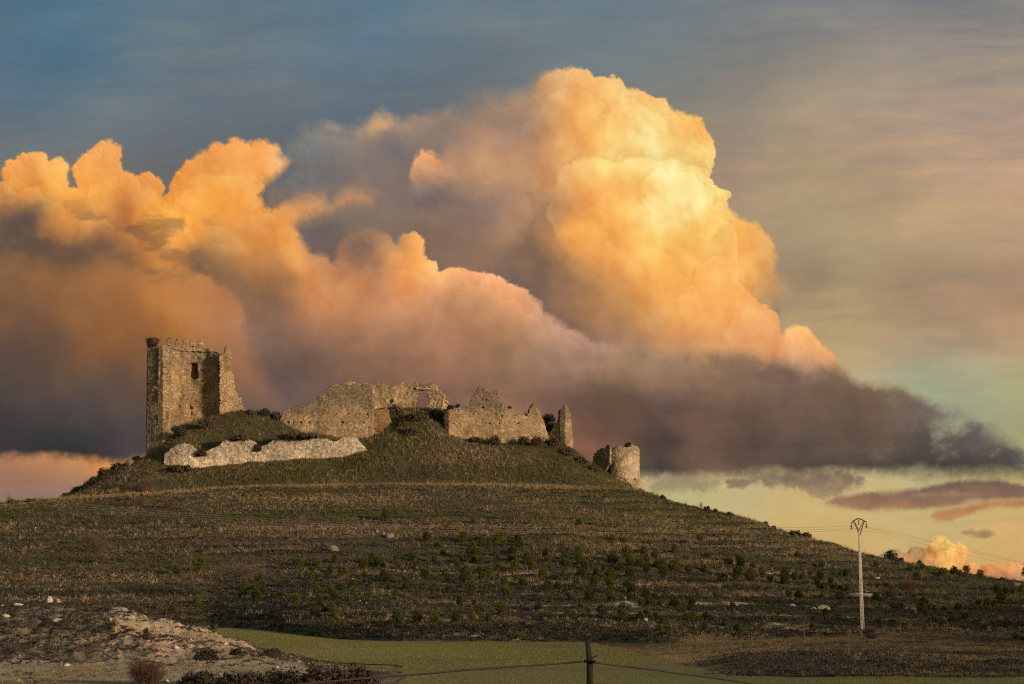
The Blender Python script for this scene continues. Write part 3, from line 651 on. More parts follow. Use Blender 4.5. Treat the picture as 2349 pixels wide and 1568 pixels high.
# sheet
def terrain():
    Ys = np.concatenate([np.array([0.6, 2, 4, 7, 10, 14, 18, 23, 28, 33, 39, 46, 54, 62, 70, 78, 86, 94, 101]), np.arange(106, 200, 0.8), np.arange(200, 462, 0.5), np.arange(462, 520, 3.0), np.arange(520, 721, 12.0),
                         np.array([800, 1000, 1400, 2200, 4000, 8000, 16000, 30000.0])])
    A = np.concatenate([np.linspace(-1.6, -0.30, 50)[:-1], np.arange(-0.30, 0.3001, 0.00085), np.linspace(0.30, 1.6, 50)[1:]])
    AA, YY = np.meshgrid(A, Ys); X = AA * YY
    Z = ground_z(X.ravel(), np.minimum(YY.ravel(), 719)).reshape(X.shape)
    Z = np.where(YY > 720, -6.0 - 0.0006 * (YY - 720), Z)
    V = np.stack([X, YY, Z], -1).reshape(-1, 3)
    r, c = X.shape
    idx = np.arange(r * c).reshape(r, c)
    F = np.stack([idx[:-1, :-1], idx[:-1, 1:], idx[1:, 1:], idx[1:, :-1]], -1).reshape(-1, 4)
    x, y, z = V[:, 0], np.minimum(V[:, 1], 719), V[:, 2]
    zb = base_z(x, y)
    hill, knoll, field, ey, hy, px = zones(x, y, zb)
    _, py = proj(x, y, z)
    # cover fractions, by where the ground is bare, grassy or earthy
    n = fbm(x, y, 11.0, 5, 350, 0.6)
    pale = np.zeros_like(x)
    crop = (x < -8) & (y < 176) & (y > 116) & (zb > 0.15)
    pale += np.where(crop, sstep(225, 300, px - 40 * n) * sstep(-0.45, 0.0, n + 0.30) + sstep(1512, 1524, py + 10 * n) * 0.9 + 0.30 * sstep(0.1, 0.35, n), 0)
    sc = hill * (1 - sstep(300, 345, y)) * sstep(820, 1200, px)
    ph = furrow(x, y, zb)
    lip = sstep(0.30, 0.0, ph) if False else (1 - sstep(0.04, 0.17, ph))
    pale += sc * lip * sstep(-0.05, 0.25, n) * (0.55 + 0.9 * fbm(x, y, 3.0, 3, 352)) + 0.30 * hill * lip * sstep(0.1, 0.35, n) * (0.5 + 1.2 * fbm(x, y, 2.5, 3, 353))
    pale += np.exp(-((px - 1480) / 130) ** 2 - ((py - 1398) / 17) ** 2) * sstep(-0.2, 0.2, n) * 0.9
    for (cx, cy, wx, wy) in ((1905,1420,70,7),(2160,1424,60,6),(1790,1318,40,6),(2000,1360,40,5),(2215,1428,50,6),(1820,1428,60,5),(1660,1385,50,5),(2080,1372,50,5)):
        pale += np.exp(-((px - cx) / wx) ** 2 - ((py - cy) / wy) ** 2) * sstep(-0.25, 0.1, n) * 0.9 * (y > 200)
    earth = np.where((y < ey + 3) & (px > 1380) & (y > 118), sstep(1380, 1560, px + 60 * n) * (1 - sstep(1640, 1700, px) * sstep(1488, 1496, py)), 0)
    earth = np.maximum(earth, np.where(((x < -8) & (y < 138) & (zb > 0.02)) | ((px < 960) & (y < 153) & (y > 105)), 1.0, 0))
    patch = fbm(x * 0.30, y, 13.0, 4, 365, 0.6)
    green = knoll * sstep(-0.15, 0.35, fbm(x, y, 15.0, 4, 360) + 0.18) + hill * (0.25 + 0.6 * sstep(300, 400, y)) * sstep(-0.05, 0.30, patch)
    pink = np.where(crop, np.exp(-((px - 335) / 75) ** 2 - ((py - 1475) / 22) ** 2) + 0.6 * np.exp(-((px - 500) / 60) ** 2 - ((py - 1478) / 22) ** 2), 0)
    o = mesh_obj('ground', V, F, ground_material(), smooth=True, attrs={'pale': np.clip(pale, 0, 1), 'earth': np.clip(earth, 0, 1), 'green': np.clip(green, 0, 1), 'pink': np.clip(pink, 0, 1)})
    return tag(o, kind='structure')

def ground_material():
    m = Mat('ground_earth'); p = m.pos()
    n1 = m.noise(0.9, p, 6, 0.65); n2 = m.noise(0.16, p, 5, 0.6); n3 = m.noise(5.5, p, 5, 0.7)
    soil = m.mix(n1, (0.034, 0.030, 0.025), (0.098, 0.081, 0.062))
    soil = m.mix(m.ramp(n2, [(0.42, 0.0), (0.62, 1.0)]), soil, m.mix(n3, (0.045, 0.040, 0.022), (0.14, 0.105, 0.06)))
    g = m.mix(n3, (0.022, 0.028, 0.010), (0.075, 0.085, 0.024))
    c = m.mix(m.math('MULTIPLY', m.attr('green').outputs['Fac'], m.ramp(n1, [(0.35, 0.2), (0.6, 1.0)])), soil, g)
    e = m.mix(n3, (0.15, 0.115, 0.070), (0.40, 0.305, 0.190))
    c = m.mix(m.math('MULTIPLY', m.attr('earth').outputs['Fac'], m.ramp(n1, [(0.3, 0.55), (0.6, 1.0)])), c, e)
    w = m.mix(n3, (0.34, 0.27, 0.20), (0.74, 0.62, 0.48))
    w = m.mix(m.ramp(n2, [(0.4, 0.0), (0.6, 1.0)]), w, m.mix(n3, (0.32, 0.215, 0.115), (0.62, 0.45, 0.27)))
    w = m.mix(m.attr('pink').outputs['Fac'], w, m.mix(n3, (0.44, 0.265, 0.185), (0.74, 0.48, 0.355)))
    c = m.mix(m.ramp(m.math('MULTIPLY', m.attr('pale').outputs['Fac'], m.math('ADD', m.math('MULTIPLY', n3, 1.2), 0.4)), [(0.22, 0.0), (0.5, 1.0)]), c, w)
    m.base(c); m.bump(m.math('ADD', n3, m.math('MULTIPLY', n1, 2.0)), 0.9, 0.25)
    return m.m
# ---------------------------------------------------------------- where a chart place meets the ground
_YS = np.arange(108.0, 470.0, 0.5)
def hits(P, y0=108.0):
    """ground points under chart places (px, py); a place above the skyline lands on the crest"""
    out = []
    for px, py in P:
        pts_x = (px - CX) / FOC / (CP - SP * (CY - py) / FOC) * _YS
        zl = z_of(py, _YS); g = base_z(pts_x, _YS)
        ok = (_YS >= y0) & (g >= zl)
        if ok.any(): k = int(np.argmax(ok))
        else:
            el = np.where(_YS >= max(y0, 200), (g - EYE) / _YS, -9); k = int(np.argmax(el))
        out.append((pts_x[k], _YS[k]))
    A = np.array(out, float); return np.c_[A, ground_z(A[:, 0], A[:, 1])]

# ---------------------------------------------------------------- masonry
def slab(path, poly, holes=(), pits=(), thick=1.5, cell=0.16, rough=0.05, rag=1.3, name='wall', mat=None, parent=None, zpad=0.0, vo=0.0):
    """a standing wall: plan line (px, Y) walked left to right, outline and holes as chart polygons, real thickness"""
    pts = np.array([at(px, 990, Y)[:2] for px, Y in path])
    return slab_xy(pts, poly, holes, thick, cell, rough, rag, name, mat, parent, vo=vo, pits=pits)

def slab_xy(pts, poly, holes, thick, cell, rough, rag, name, mat, parent, closed=False, vo=0.0, pits=()):
    seg = np.r_[0, np.cumsum(np.hypot(*np.diff(pts, axis=0).T))]
    n = max(2, int(round(seg[-1] / cell))); s = np.linspace(0, seg[-1], n + 1)
    P = np.c_[np.interp(s, seg, pts[:, 0]), np.interp(s, seg, pts[:, 1])]
    T = np.gradient(P, axis=0); T /= np.linalg.norm(T, axis=1)[:, None]
    for _ in range(3): T[1:-1] = (T[:-2] + T[1:-1] * 2 + T[2:]) / 4
    T /= np.linalg.norm(T, axis=1)[:, None]
    N = np.c_[T[:, 1], -T[:, 0]]                        # towards the outside (camera side when walked left to right)
    pa = np.asarray(poly, float); ym = pts[:, 1].mean()
    z0 = z_of(pa[:, 1].max(), ym) - 0.3; z1 = z_of(pa[:, 1].min(), ym) + 0.3
    m = int(math.ceil((z1 - z0) / cell)); zz = z0 + np.arange(m + 1) * cell
    S, Z = np.meshgrid(s, zz); PX = np.broadcast_to(P[:, 0], S.shape); PY = np.broadcast_to(P[:, 1], S.shape)
    cs = (S[:-1, :-1] + S[1:, 1:]) / 2; cz = (Z[:-1, :-1] + Z[1:, 1:]) / 2; cx = (PX[:-1, :-1] + PX[1:, 1:]) / 2; cy = (PY[:-1, :-1] + PY[1:, 1:]) / 2
    u, v = proj(cx, cy, cz)
    jag = rag * (1.7 * fbm(cs + pts[0, 0], cz, 0.9, 3, 401) + 1.9 * (_JX[_hash((cs / 0.5).astype(int), (cz / 0.32).astype(int), 5)] - 0.55))
    fill = sdf_poly(pa, u, v) + jag > 0
    for h in holes: fill &= ~(sdf_poly(h, u, v) + 0.5 * jag > 0)
    mm, nn = fill.shape
    if not fill.any(): raise ValueError(name)
    so = S + pts[0, 0]
    rel = rough * (1.6 * fbm(so, Z, 2.4, 3, 411) + 1.0 * fbm(so, Z, 0.55, 2, 421)) + rough * 0.9 * (_JX[_hash((so / 0.42).astype(int), (Z / 0.28).astype(int), 9)] - 0.5)
    if pits:
        un, vn = proj(PX, PY, Z)
        for h in pits: rel = np.where(sdf_poly(h, un, vn) > 0.5, -0.4 * thick, rel)
    js = (gnoise(so / 0.3, Z / 0.3, 431)) * cell * 0.45; jz = (gnoise(so / 0.3, Z / 0.3, 441)) * cell * 0.45
    Nx = np.broadcast_to(N[:, 0], S.shape); Ny = np.broadcast_to(N[:, 1], S.shape); Tx = np.broadcast_to(T[:, 0], S.shape); Ty = np.broadcast_to(T[:, 1], S.shape)
    def sheet(off, r): return np.stack([PX + Nx * (r - off) + Tx * js, PY + Ny * (r - off) + Ty * js, Z + jz], -1).reshape(-1, 3)
    k = (mm + 1) * (nn + 1)
    nl = max(2, int(round(thick / 0.35)) + 1)           # layers through the thickness, for the ragged broken edges
    lay = []
    for q in range(nl):
        t = q / (nl - 1)
        V = sheet(thick * t, rel if q == 0 else (-rel if q == nl - 1 else 0 * rel))
        if 0 < q < nl - 1:
            V = V + np.stack([gnoise(so.ravel() / 0.5 + 9 * q, Z.ravel() / 0.5, 451), 0 * so.ravel(), gnoise(so.ravel() / 0.5, Z.ravel() / 0.5 + 7 * q, 461)], -1) * cell * 0.9
        lay.append(V)
    V = np.concatenate(lay)
    uv = np.concatenate([np.c_[(so + 0.9 * q * thick / nl).ravel(), (Z - z0 + vo).ravel()] for q in range(nl)])
    id_ = np.arange(k).reshape(mm + 1, nn + 1)
    a, b, c, d = id_[:-1, :-1][fill], id_[:-1, 1:][fill], id_[1:, 1:][fill], id_[1:, :-1][fill]
    F = [np.stack([a, b, c, d], -1), np.stack([a, d, c, b], -1) + k * (nl - 1)]
    pad = np.pad(fill, 1)
    for dy, dx, e0, e1 in ((0, 1, (0, 1), (1, 1)), (0, -1, (1, 0), (0, 0)), (1, 0, (1, 1), (1, 0)), (-1, 0, (0, 0), (0, 1))):
        ed = fill & ~pad[1 + dy:1 + dy + mm, 1 + dx:1 + dx + nn]
        iy, ix = np.where(ed)
        p, q_ = id_[iy + e0[0], ix + e0[1]], id_[iy + e1[0], ix + e1[1]]
        for l in range(nl - 1): F.append(np.stack([p, p + k, q_ + k, q_], -1) + k * l)
    F = [f for f in F if len(f)]
    al = np.concatenate(F); used = np.unique(al); remap = np.full(len(V), -1); remap[used] = np.arange(len(used))
    return mesh_obj(name, V[used], remap[al], mat, parent, uv=uv[used])

def castle():
    warm = stone_mat('tower_rubble', (0.50, 0.40, 0.27), (0.21, 0.155, 0.10), (0.085, 0.065, 0.045), 0.33, 0.23, 0.8, 0.45, stain_amt=0.6, lichen=(0.20, 0.135, 0.05), lichen_amt=0.5, crust=(0.17, 0.15, 0.115), crust_at=13.5, crust_amt=0.65)
    ash = stone_mat('tower_ashlar', (0.44, 0.37, 0.26), (0.19, 0.155, 0.11), (0.075, 0.06, 0.042), 0.62, 0.36, 0.8, 0.44, stain_amt=0.45, lichen_amt=0.35, seed=3.3)
    mid = stone_mat('curtain_rubble', (0.47, 0.385, 0.27), (0.235, 0.18, 0.12), (0.09, 0.068, 0.046), 0.32, 0.20, 0.72, 0.42, split=4.2, crust=(0.125, 0.105, 0.08), crust_at=6.6, crust_amt=0.85, stain_amt=0.5, lichen=(0.15, 0.10, 0.05), lichen_amt=0.5, seed=5.1)
    rgt = stone_mat('wall_rubble', (0.50, 0.40, 0.28), (0.25, 0.19, 0.125), (0.09, 0.068, 0.048), 0.30, 0.20, 0.66, 0.44, split=4.0, crust=(0.13, 0.108, 0.083), crust_at=7.0, crust_amt=0.85, stain_amt=0.5, lichen_amt=0.35, seed=8.4)
    pale = stone_mat('pale_limestone', (0.80, 0.75, 0.66), (0.44, 0.385, 0.31), (0.085, 0.066, 0.048), 0.48, 0.32, 0.9, 0.55, stain=(0.20, 0.155, 0.11), stain_amt=0.6, lichen=(0.46, 0.36, 0.24), lichen_amt=0.45, crust=(0.20, 0.185, 0.165), crust_at=3.6, crust_amt=0.55, seed=11.2)
    grey = stone_mat('grey_limestone', (0.52, 0.46, 0.37), (0.30, 0.25, 0.19), (0.11, 0.088, 0.066), 0.62, 0.42, 0.9, 0.5, stain=(0.14, 0.105, 0.075), stain_amt=0.5, lichen=(0.34, 0.24, 0.13), lichen_amt=0.35, seed=14.9)
    brown = stone_mat('fallen_core', (0.30, 0.20, 0.11), (0.13, 0.085, 0.05), (0.07, 0.045, 0.03), 0.35, 0.28, 0.6, 0.4, stain=(0.12, 0.07, 0.035), stain_amt=0.6, seed=17.0, bump=1.0)

    # --- the tower
    t = empty('ruined_tower', at(430, 1000, 441), 'tall broken castle tower with battlements, one window and a thin split-off pier on its right', 'tower')
    slab([(334.5,443),(335.5,440.4),(355,439.2),(374,438.2),(407,438.7)],
         [(338,790),(366,790),(371,793),(374,800),(374.5,840),(373,870),(375,900),(374,930),(378,950),(384,968),(389,974),(390,985),(399,995),(404,1008),(406,1022),(396,1034),(380,1052),(360,1068),(334,1070),(336,1000),(335,960),(335.5,900),(336.5,850),(337,815)],
         thick=2.2, name='turret', mat=ash, parent=t, rough=0.04, rag=0.6)
    slab([(374.2,438.6),(383,441.2),(392,444.2)], [(372,794),(378,796),(392,800),(394,985),(376,985),(374,950),(378,935),(374,918),(377,890),(373,870),(375,845),(372,820)], thick=1.2, name='broken_flank', mat=warm, parent=t, rough=0.16, rag=2.2)
    win = [(436,833),(443,831),(453,833),(453,850),(455,868),(446,871),(438,868),(437,850)]
    putlog = [[(x - 2.2, y - 2), (x + 2.2, y - 2), (x + 2.2, y + 2), (x - 2.2, y + 2)] for x, y in ((430,914),(391.5,865),(413,866),(421,846),(465,874),(418,945),(405,957),(461,848))]
    slab([(386,443.6),(410,444.4),(440,444.8),(470,444.4),(490,443.2),(505,441.2)],
         [(376,800),(380,796),(392,795.5),(400,799),(440,803),(470,804),(482,806),(490,809),(498,815),(500,824),(500,835),(502,950),(500,975),(480,985),(440,990),(392,990),(378,985)],
         holes=[win, [(498,838),(503,836),(503.5,860),(504.5,879),(499.5,880),(498.8,860)], [(435,928),(440,930),(441,938),(438,941),(434,937)], [(438,941),(442,944),(441,951),(437,950)], [(411,930),(416,931),(416,935),(411,935)]][:2], pits=[[(435,928),(440,930),(441,938),(438,941),(434,937)], [(438,941),(442,944),(441,951),(437,950)], [(411,930),(416,931),(416,935),(411,935)]] + putlog,
         thick=1.6, name='inner_wall', mat=warm, parent=t, rough=0.09, rag=1.2)
    slab([(432,446.0),(458,446.0)], [(440.5,828),(458,828),(458,876),(432,876),(432,852),(440.5,851)], thick=0.4, name='window_recess', mat=brown, parent=t, rough=0.05, rag=0.5)
    slab([(376,443.4),(410,444.1),(440,444.5),(470,444.1),(486,443.2)], [(379,800),(383,793),(388,790.5),(440,792),(468,793),(474,797),(481,799),(484,806),(470,807),(440,806),(400,802)], thick=0.7, name='parapet', mat=warm, parent=t, rough=0.1, rag=0.7)
    for c, w, top in ((389.5,5.0,772.5),(408.2,4.6,772.5),(425.5,5.0,775.5),(441.5,4.2,778.5),(461.5,6.0,780)):
        base = 792
        slab([(c - 9, 444.2), (c + 9, 444.3)], [(c - w - 1.6, base + 2), (c - w - 0.6, top + 7), (c - w * 0.85, top + 2), (c - w * 0.3, top), (c + w * 0.7, top + 0.8), (c + w + 0.6, top + 6), (c + w + 1.6, base + 2)], thick=0.6, cell=0.13, name='merlon', mat=warm, parent=t, rough=0.06, rag=0.5)
    slab([(500.5,441.3),(518,441.6),(563,443.2)],
         [(503,822),(505,815),(511,810.5),(516,806),(517.5,797),(520,793.8),(525,795),(527,803),(531,807),(531,825),(533,846),(535,862),(538.5,882),(540,892),(545.5,902),(547,908),(554,910.5),(556,922),(560,932),(566,945),(560,962),(504,965),(503,880),(504.5,878),(503.2,858),(503,836)],
         thick=1.5, name='split_pier', mat=warm, parent=t, rough=0.09, rag=1.4)
    # --- curtain walls
    def sq(lst, w=2.0, h=1.7): lst = [p_ for p_ in lst if (p_[0] * 7.31 + p_[1] * 3.7) % 1.0 > 0.22]; return [[(x - w, y - h), (x + w, y - h), (x + w, y + h), (x - w, y + h)] for x, y in lst]
    Z2 = lambda x, y: (595.2 + x * 0.1916, 842 + y * 0.1916)
    hl = sq([Z2(x, 660) for x in (338, 405, 490, 590, 690, 750, 1040, 1135, 1245)] + [Z2(x, 562) for x in (500, 562, 748, 915, 1060, 1148, 1200, 1290)] + [Z2(x, 466) for x in (735, 960, 1020, 1310)]) + sq([Z2(985, 658)], 3.4, 1.8) + sq([Z2(405, 555)], 6.5, 2.6)
    w = slab([(637,438.6),(700,438.0),(856,437.6),(861,438.4)],
         [(640,968),(648,945),(651,941),(665,936),(687,929.5),(697,928),(710,925.5),(717,921),(722,918),(727,911),(733,905),(740,902),(746.6,898.5),(749,893),(754,888),(758,883),(762,881.5),(775,881),(800,882),(830,882),(855,881.5),(856,895),(856,930),(858.5,936),(857,960),(858,996),(862,1003),(840,1012),(800,1022),(760,1022),(700,1016),(658,1000),(640,985)],
         pits=hl, thick=1.7, name='curtain_wall', mat=mid, rough=0.07, rag=1.2, vo=0.0)
    tag(centre(w), 'big tan curtain wall with rows of small putlog holes, its top stepping down to the left', 'wall')
    bw = empty('window_wall', at(900, 945, 451), 'ragged wall on the crest pierced by a doorway-sized window showing the sky', 'wall')
    slab([(755,451.5),(860,451.0),(960,451),(1030,450)],
         [(757,890),(761,881),(776,879.3),(783,881),(790.7,880.2),(793.5,874),(800,870.7),(808,873.6),(813.6,878.4),(825,880),(842,878.4),(854,880.5),(867,877.4),(886.5,881),(890,886),(895,888.5),(901.5,889),(903.7,882),(914,880.5),(925,879),(936,881.5),(946,881),(951,878),(957,876.5),(965,879.3),(971.7,883),(978,882.3),(980,878),(990,877.4),(999.5,883),(1003,888),(1007,893.7),(1013,899),(1018.6,903),(1022,909),(1027,913),(1027,921),(1023.4,932),(1018,940),(1018,955),(757,965)],
         holes=[[(959.5,894),(977.5,894),(978.5,908),(982,911),(986,916),(985,925),(980,928),(977.5,932),(977.5,948),(958,948),(953.4,928),(955,921),(956,915),(957.5,906)]],
         pits=[[(888,916),(899,914),(903,921),(895,926),(886,924)]],
         thick=1.3, name='rubble_wall', mat=rgt, parent=bw, rough=0.15, rag=1.6)
    slab([(950,450.7),(988,450.5)], [(954,888.5),(972,889),(986,889.5),(986,893),(954,892.5)], thick=0.5, cell=0.12, name='lintel', mat=grey, parent=bw, rough=0.02, rag=0.2)
    c = slab([(842,437.5),(872,438.6),(906,441.5)], [(846,940),(858,937),(872,938.5),(884,938),(894,941),(897,949),(895,957),(900,965),(902,982),(890,992),(872,1003),(846,1006)], thick=2.0, name='broken_buttress', mat=brown, rough=0.30, rag=2.0)
    tag(centre(c), 'low brown crumbling stub of masonry at the right end of the curtain wall', 'wall')
    Z3 = lambda x, y: (987.3 + x * 0.1545, 856.6 + y * 0.1545)
    hr = sq([Z3(x, 606) for x in (320, 368, 555, 640, 705, 912, 970)] + [Z3(x, 628) for x in (1060, 1130, 1212, 1255)] + [Z3(x, 735) for x in (345, 430, 745, 820, 880, 1020, 1070, 1155, 1310)] + [Z3(x, 498) for x in (740, 775, 1050)] + [Z3(x, 392) for x in (775, 825)], 1.9, 1.7)
    w = slab([(1013,438.4),(1030,437.2),(1150,437.0),(1262,438.4)],
         [(1016.5,940),(1023,935.5),(1035,934),(1049,933),(1058,934),(1067.6,932),(1073.8,929),(1080,921.5),(1081.5,911),(1087,905),(1091,900),(1093,893),(1094,888),(1101,885),(1106,887),(1111,890.6),(1120,896.8),(1126.4,899),(1131,896),(1134,894.5),(1142,896),(1146.4,906),(1147,914),(1148.5,918.4),(1157,925),(1163.4,934),(1179,940),(1193,944),(1203.6,951),(1209,953),(1212,948),(1214.4,943),(1217,935),(1220,930),(1226,925),(1231.4,927),(1235,937),(1238,943),(1242,955.5),(1248.4,964.7),(1250,975),(1253,985),(1258,999),(1262,1020),(1240,1030),(1160,1024),(1074,1020),(1040,1012),(1016,998),(1020,975),(1018,958)],
         pits=hr, thick=1.6, name='curtain_wall', mat=rgt, rough=0.07, rag=1.3)
    tag(centre(w), 'tan curtain wall with a double-humped gable near its middle and a pointed spur at its right end', 'wall')
    ts = empty('turret_stub', at(1295, 1020, 441), 'leaning turret stub with a broken base at the right end of the hilltop walls', 'turret')
    slab([(1252,441.8),(1284,440.4)], [(1256,1018),(1260,996),(1264,986),(1270,979),(1276,968),(1281,952),(1285,950),(1286,1022)], thick=1.5, name='broken_base', mat=rgt, parent=ts, rough=0.16, rag=1.8)
    slab([(1275,443.4),(1278,441.2),(1284,440.0),(1297,439.4),(1309,440.0),(1315.5,442.4)],
         [(1279,1020),(1282,985),(1282.4,956),(1280,945),(1283,939),(1290,935.4),(1294,929),(1300,928),(1303,932),(1306,941),(1309.4,947.8),(1311.5,968),(1313,985),(1315.5,1008),(1314,1031),(1317,1050),(1279,1050)], thick=1.3, name='shaft', mat=rgt, parent=ts, rough=0.05, rag=0.9)
    # --- the low outer wall
    w = slab([(372,432.2),(420,431.2),(600,431.0),(790,431.2),(846,432.4)],
         [(375,1050),(378,1040),(384,1034),(394,1027),(404.7,1020.5),(421,1016.5),(435,1018),(443,1025),(448.7,1030),(455,1037),(460,1039),(466,1037),(474,1034),(484,1030),(493,1027),(500,1022),(506.6,1018),(511,1012),(518,1009),(530,1004),(546,1002),(560,1003),(573.7,1007),(582,1012),(587,1019),(592,1027),(600,1024),(611,1020),(620,1014),(630,1009),(643,1003.5),(660,1000),(681,999),(700,1001),(710,1001),(725,1003),(741,1005),(755,1009),(767.6,1013),(777,1008.7),(783,1004),(788.7,1002),(800,1001),(811.7,1002),(821,1007),(828,1014),(833,1022),(842,1031.7),(838,1045),(836,1060),(790,1068),(700,1072),(600,1078),(511,1088),(474,1092),(400,1090),(376,1084)],
         thick=1.8, name='outer_wall', mat=pale, rough=0.11, rag=0.9)
    tag(centre(w), 'long low wall of pale whitish limestone below the other ruins, its top dipping in two notches', 'wall')
    # --- the round tower
    rt = empty('round_tower', at(1430, 1105, 448), 'squat grey round tower with bushes on its rim, lowest ruin on the right', 'tower')
    cx, cy = at(1430.3, 1060, 449.5)[:2]; R = 0.5 * (1467 - 1393) / FOC * 449.5
    ang = np.radians(np.linspace(-205, 25, 80))
    ring = np.c_[cx + R * np.cos(ang), cy + R * np.sin(ang)]
    slab_xy(ring, [(1380,1024),(1399,1024.5),(1415,1022),(1425,1021),(1437,1020),(1450,1020.5),(1461,1023),(1466,1029),(1470,1035),(1470,1140),(1380,1140)],
            [[(1392,1066),(1396,1063),(1399,1068),(1401,1076),(1402,1086),(1391,1088),(1390,1078)]], 0.9, 0.15, 0.045, 0.8, 'drum', grey, rt)
    slab([(1356,450.5),(1374,449.2),(1399,447.2)], [(1359,1052),(1362.5,1042),(1367,1036),(1371,1031.7),(1381,1028),(1390,1025.5),(1400,1024),(1400,1062),(1394,1066),(1391,1080),(1393,1095),(1360,1095)], thick=1.0, name='side_wall', mat=ash, parent=rt, rough=0.12, rag=1.4)
    slab([(1405,444.6),(1440,443.8),(1468,444.2),(1478,446)], [(1408,1096),(1430,1092),(1440,1098),(1452.7,1100),(1457.6,1096.6),(1471,1097),(1476,1103),(1474,1113),(1477,1129),(1480,1150),(1405,1150)], thick=1.6, name='plinth', mat=grey, parent=rt, rough=0.13, rag=1.3)
    slab([(1386,448.9),(1404,448.6)], [(1384,1060),(1406,1060),(1406,1095),(1384,1095)], thick=0.3, name='niche_back', mat=brown, parent=rt, rough=0.08, rag=0.3)

# ---------------------------------------------------------------- plants
def tuft_tris(P, n, h, w, lean, tint, rng, spread=0.05):
    """n blades per point. P (k,3), h, tint (k,3)"""
    k = len(P); h = np.broadcast_to(h, (k,))
    B = np.repeat(P, n, 0); hh = np.repeat(h, n) * (0.55 + 0.6 * rng.rand(k * n)); a = rng.rand(k * n) * 6.283; l = lean * rng.rand(k * n) * hh
    off = spread * rng.randn(k * n, 2); B = B.copy(); B[:, :2] += off; B[:, 2] -= 0.04
    wa = rng.rand(k * n) * 3.14159; W = np.c_[np.cos(wa), np.sin(wa)] * (w * (0.6 + 0.8 * rng.rand(k * n)))[:, None]
    tip = B + np.c_[np.cos(a) * l, np.sin(a) * l, hh]
    V = np.empty((k * n, 3, 3)); V[:, 0] = B; V[:, 0, :2] -= W / 2; V[:, 1] = B; V[:, 1, :2] += W / 2; V[:, 2] = tip
    c = np.repeat(tint, n, 0) * (0.75 + 0.5 * rng.rand(k * n))[:, None]
    return V.reshape(-1, 3), np.repeat(c, 3, 0)

def dome_tris(P, r, h, m, size, tint, rng):
    """low twiggy cushions: m small leaf triangles through a dome of radius r and height h"""
    k = len(P); r = np.broadcast_to(r, (k,)); h = np.broadcast_to(h, (k,))
    d = rng.randn(k * m, 3); d[:, 2] = np.abs(d[:, 2]); d /= np.linalg.norm(d, axis=1)[:, None]
    q = (0.35 + 0.65 * rng.rand(k * m) ** 0.5)
    C = np.repeat(P, m, 0) + d * np.stack([np.repeat(r, m) * q, np.repeat(r, m) * q, np.repeat(h, m) * q], -1)
    u = rng.randn(k * m, 3); u /= np.linalg.norm(u, axis=1)[:, None]; v = np.cross(u, d + 0.3 * rng.randn(k * m, 3)); v /= np.linalg.norm(v, axis=1)[:, None] + 1e-6
    s = (size * (0.6 + 0.8 * rng.rand(k * m)))[:, None]
    V = np.stack([C - u * s * 0.5, C + u * s * 0.5, C + v * s], 1)
    c = np.repeat(tint, m, 0) * (0.7 + 0.6 * rng.rand(k * m))[:, None]
    return V.reshape(-1, 3), np.repeat(c, 3, 0)

def tri_obj(name, parts, mat, label=None, cat=None, kind=None, parent=None):
    V = np.concatenate([p[0] for p in parts]); c = np.concatenate([p[1] for p in parts])
    o = mesh_obj(name, V, np.arange(len(V)).reshape(-1, 3), mat, parent, attrs={'tint': c})
    return tag(o, label, cat, None, kind)

def scatter(n, y0, y1, rng, amax=0.29):
    n = int(n * amax / 0.235)
    y = np.sqrt(rng.rand(n) * (y1 * y1 - y0 * y0) + y0 * y0); x = (rng.rand(n) * 2 - 1) * amax * y
    return x, y

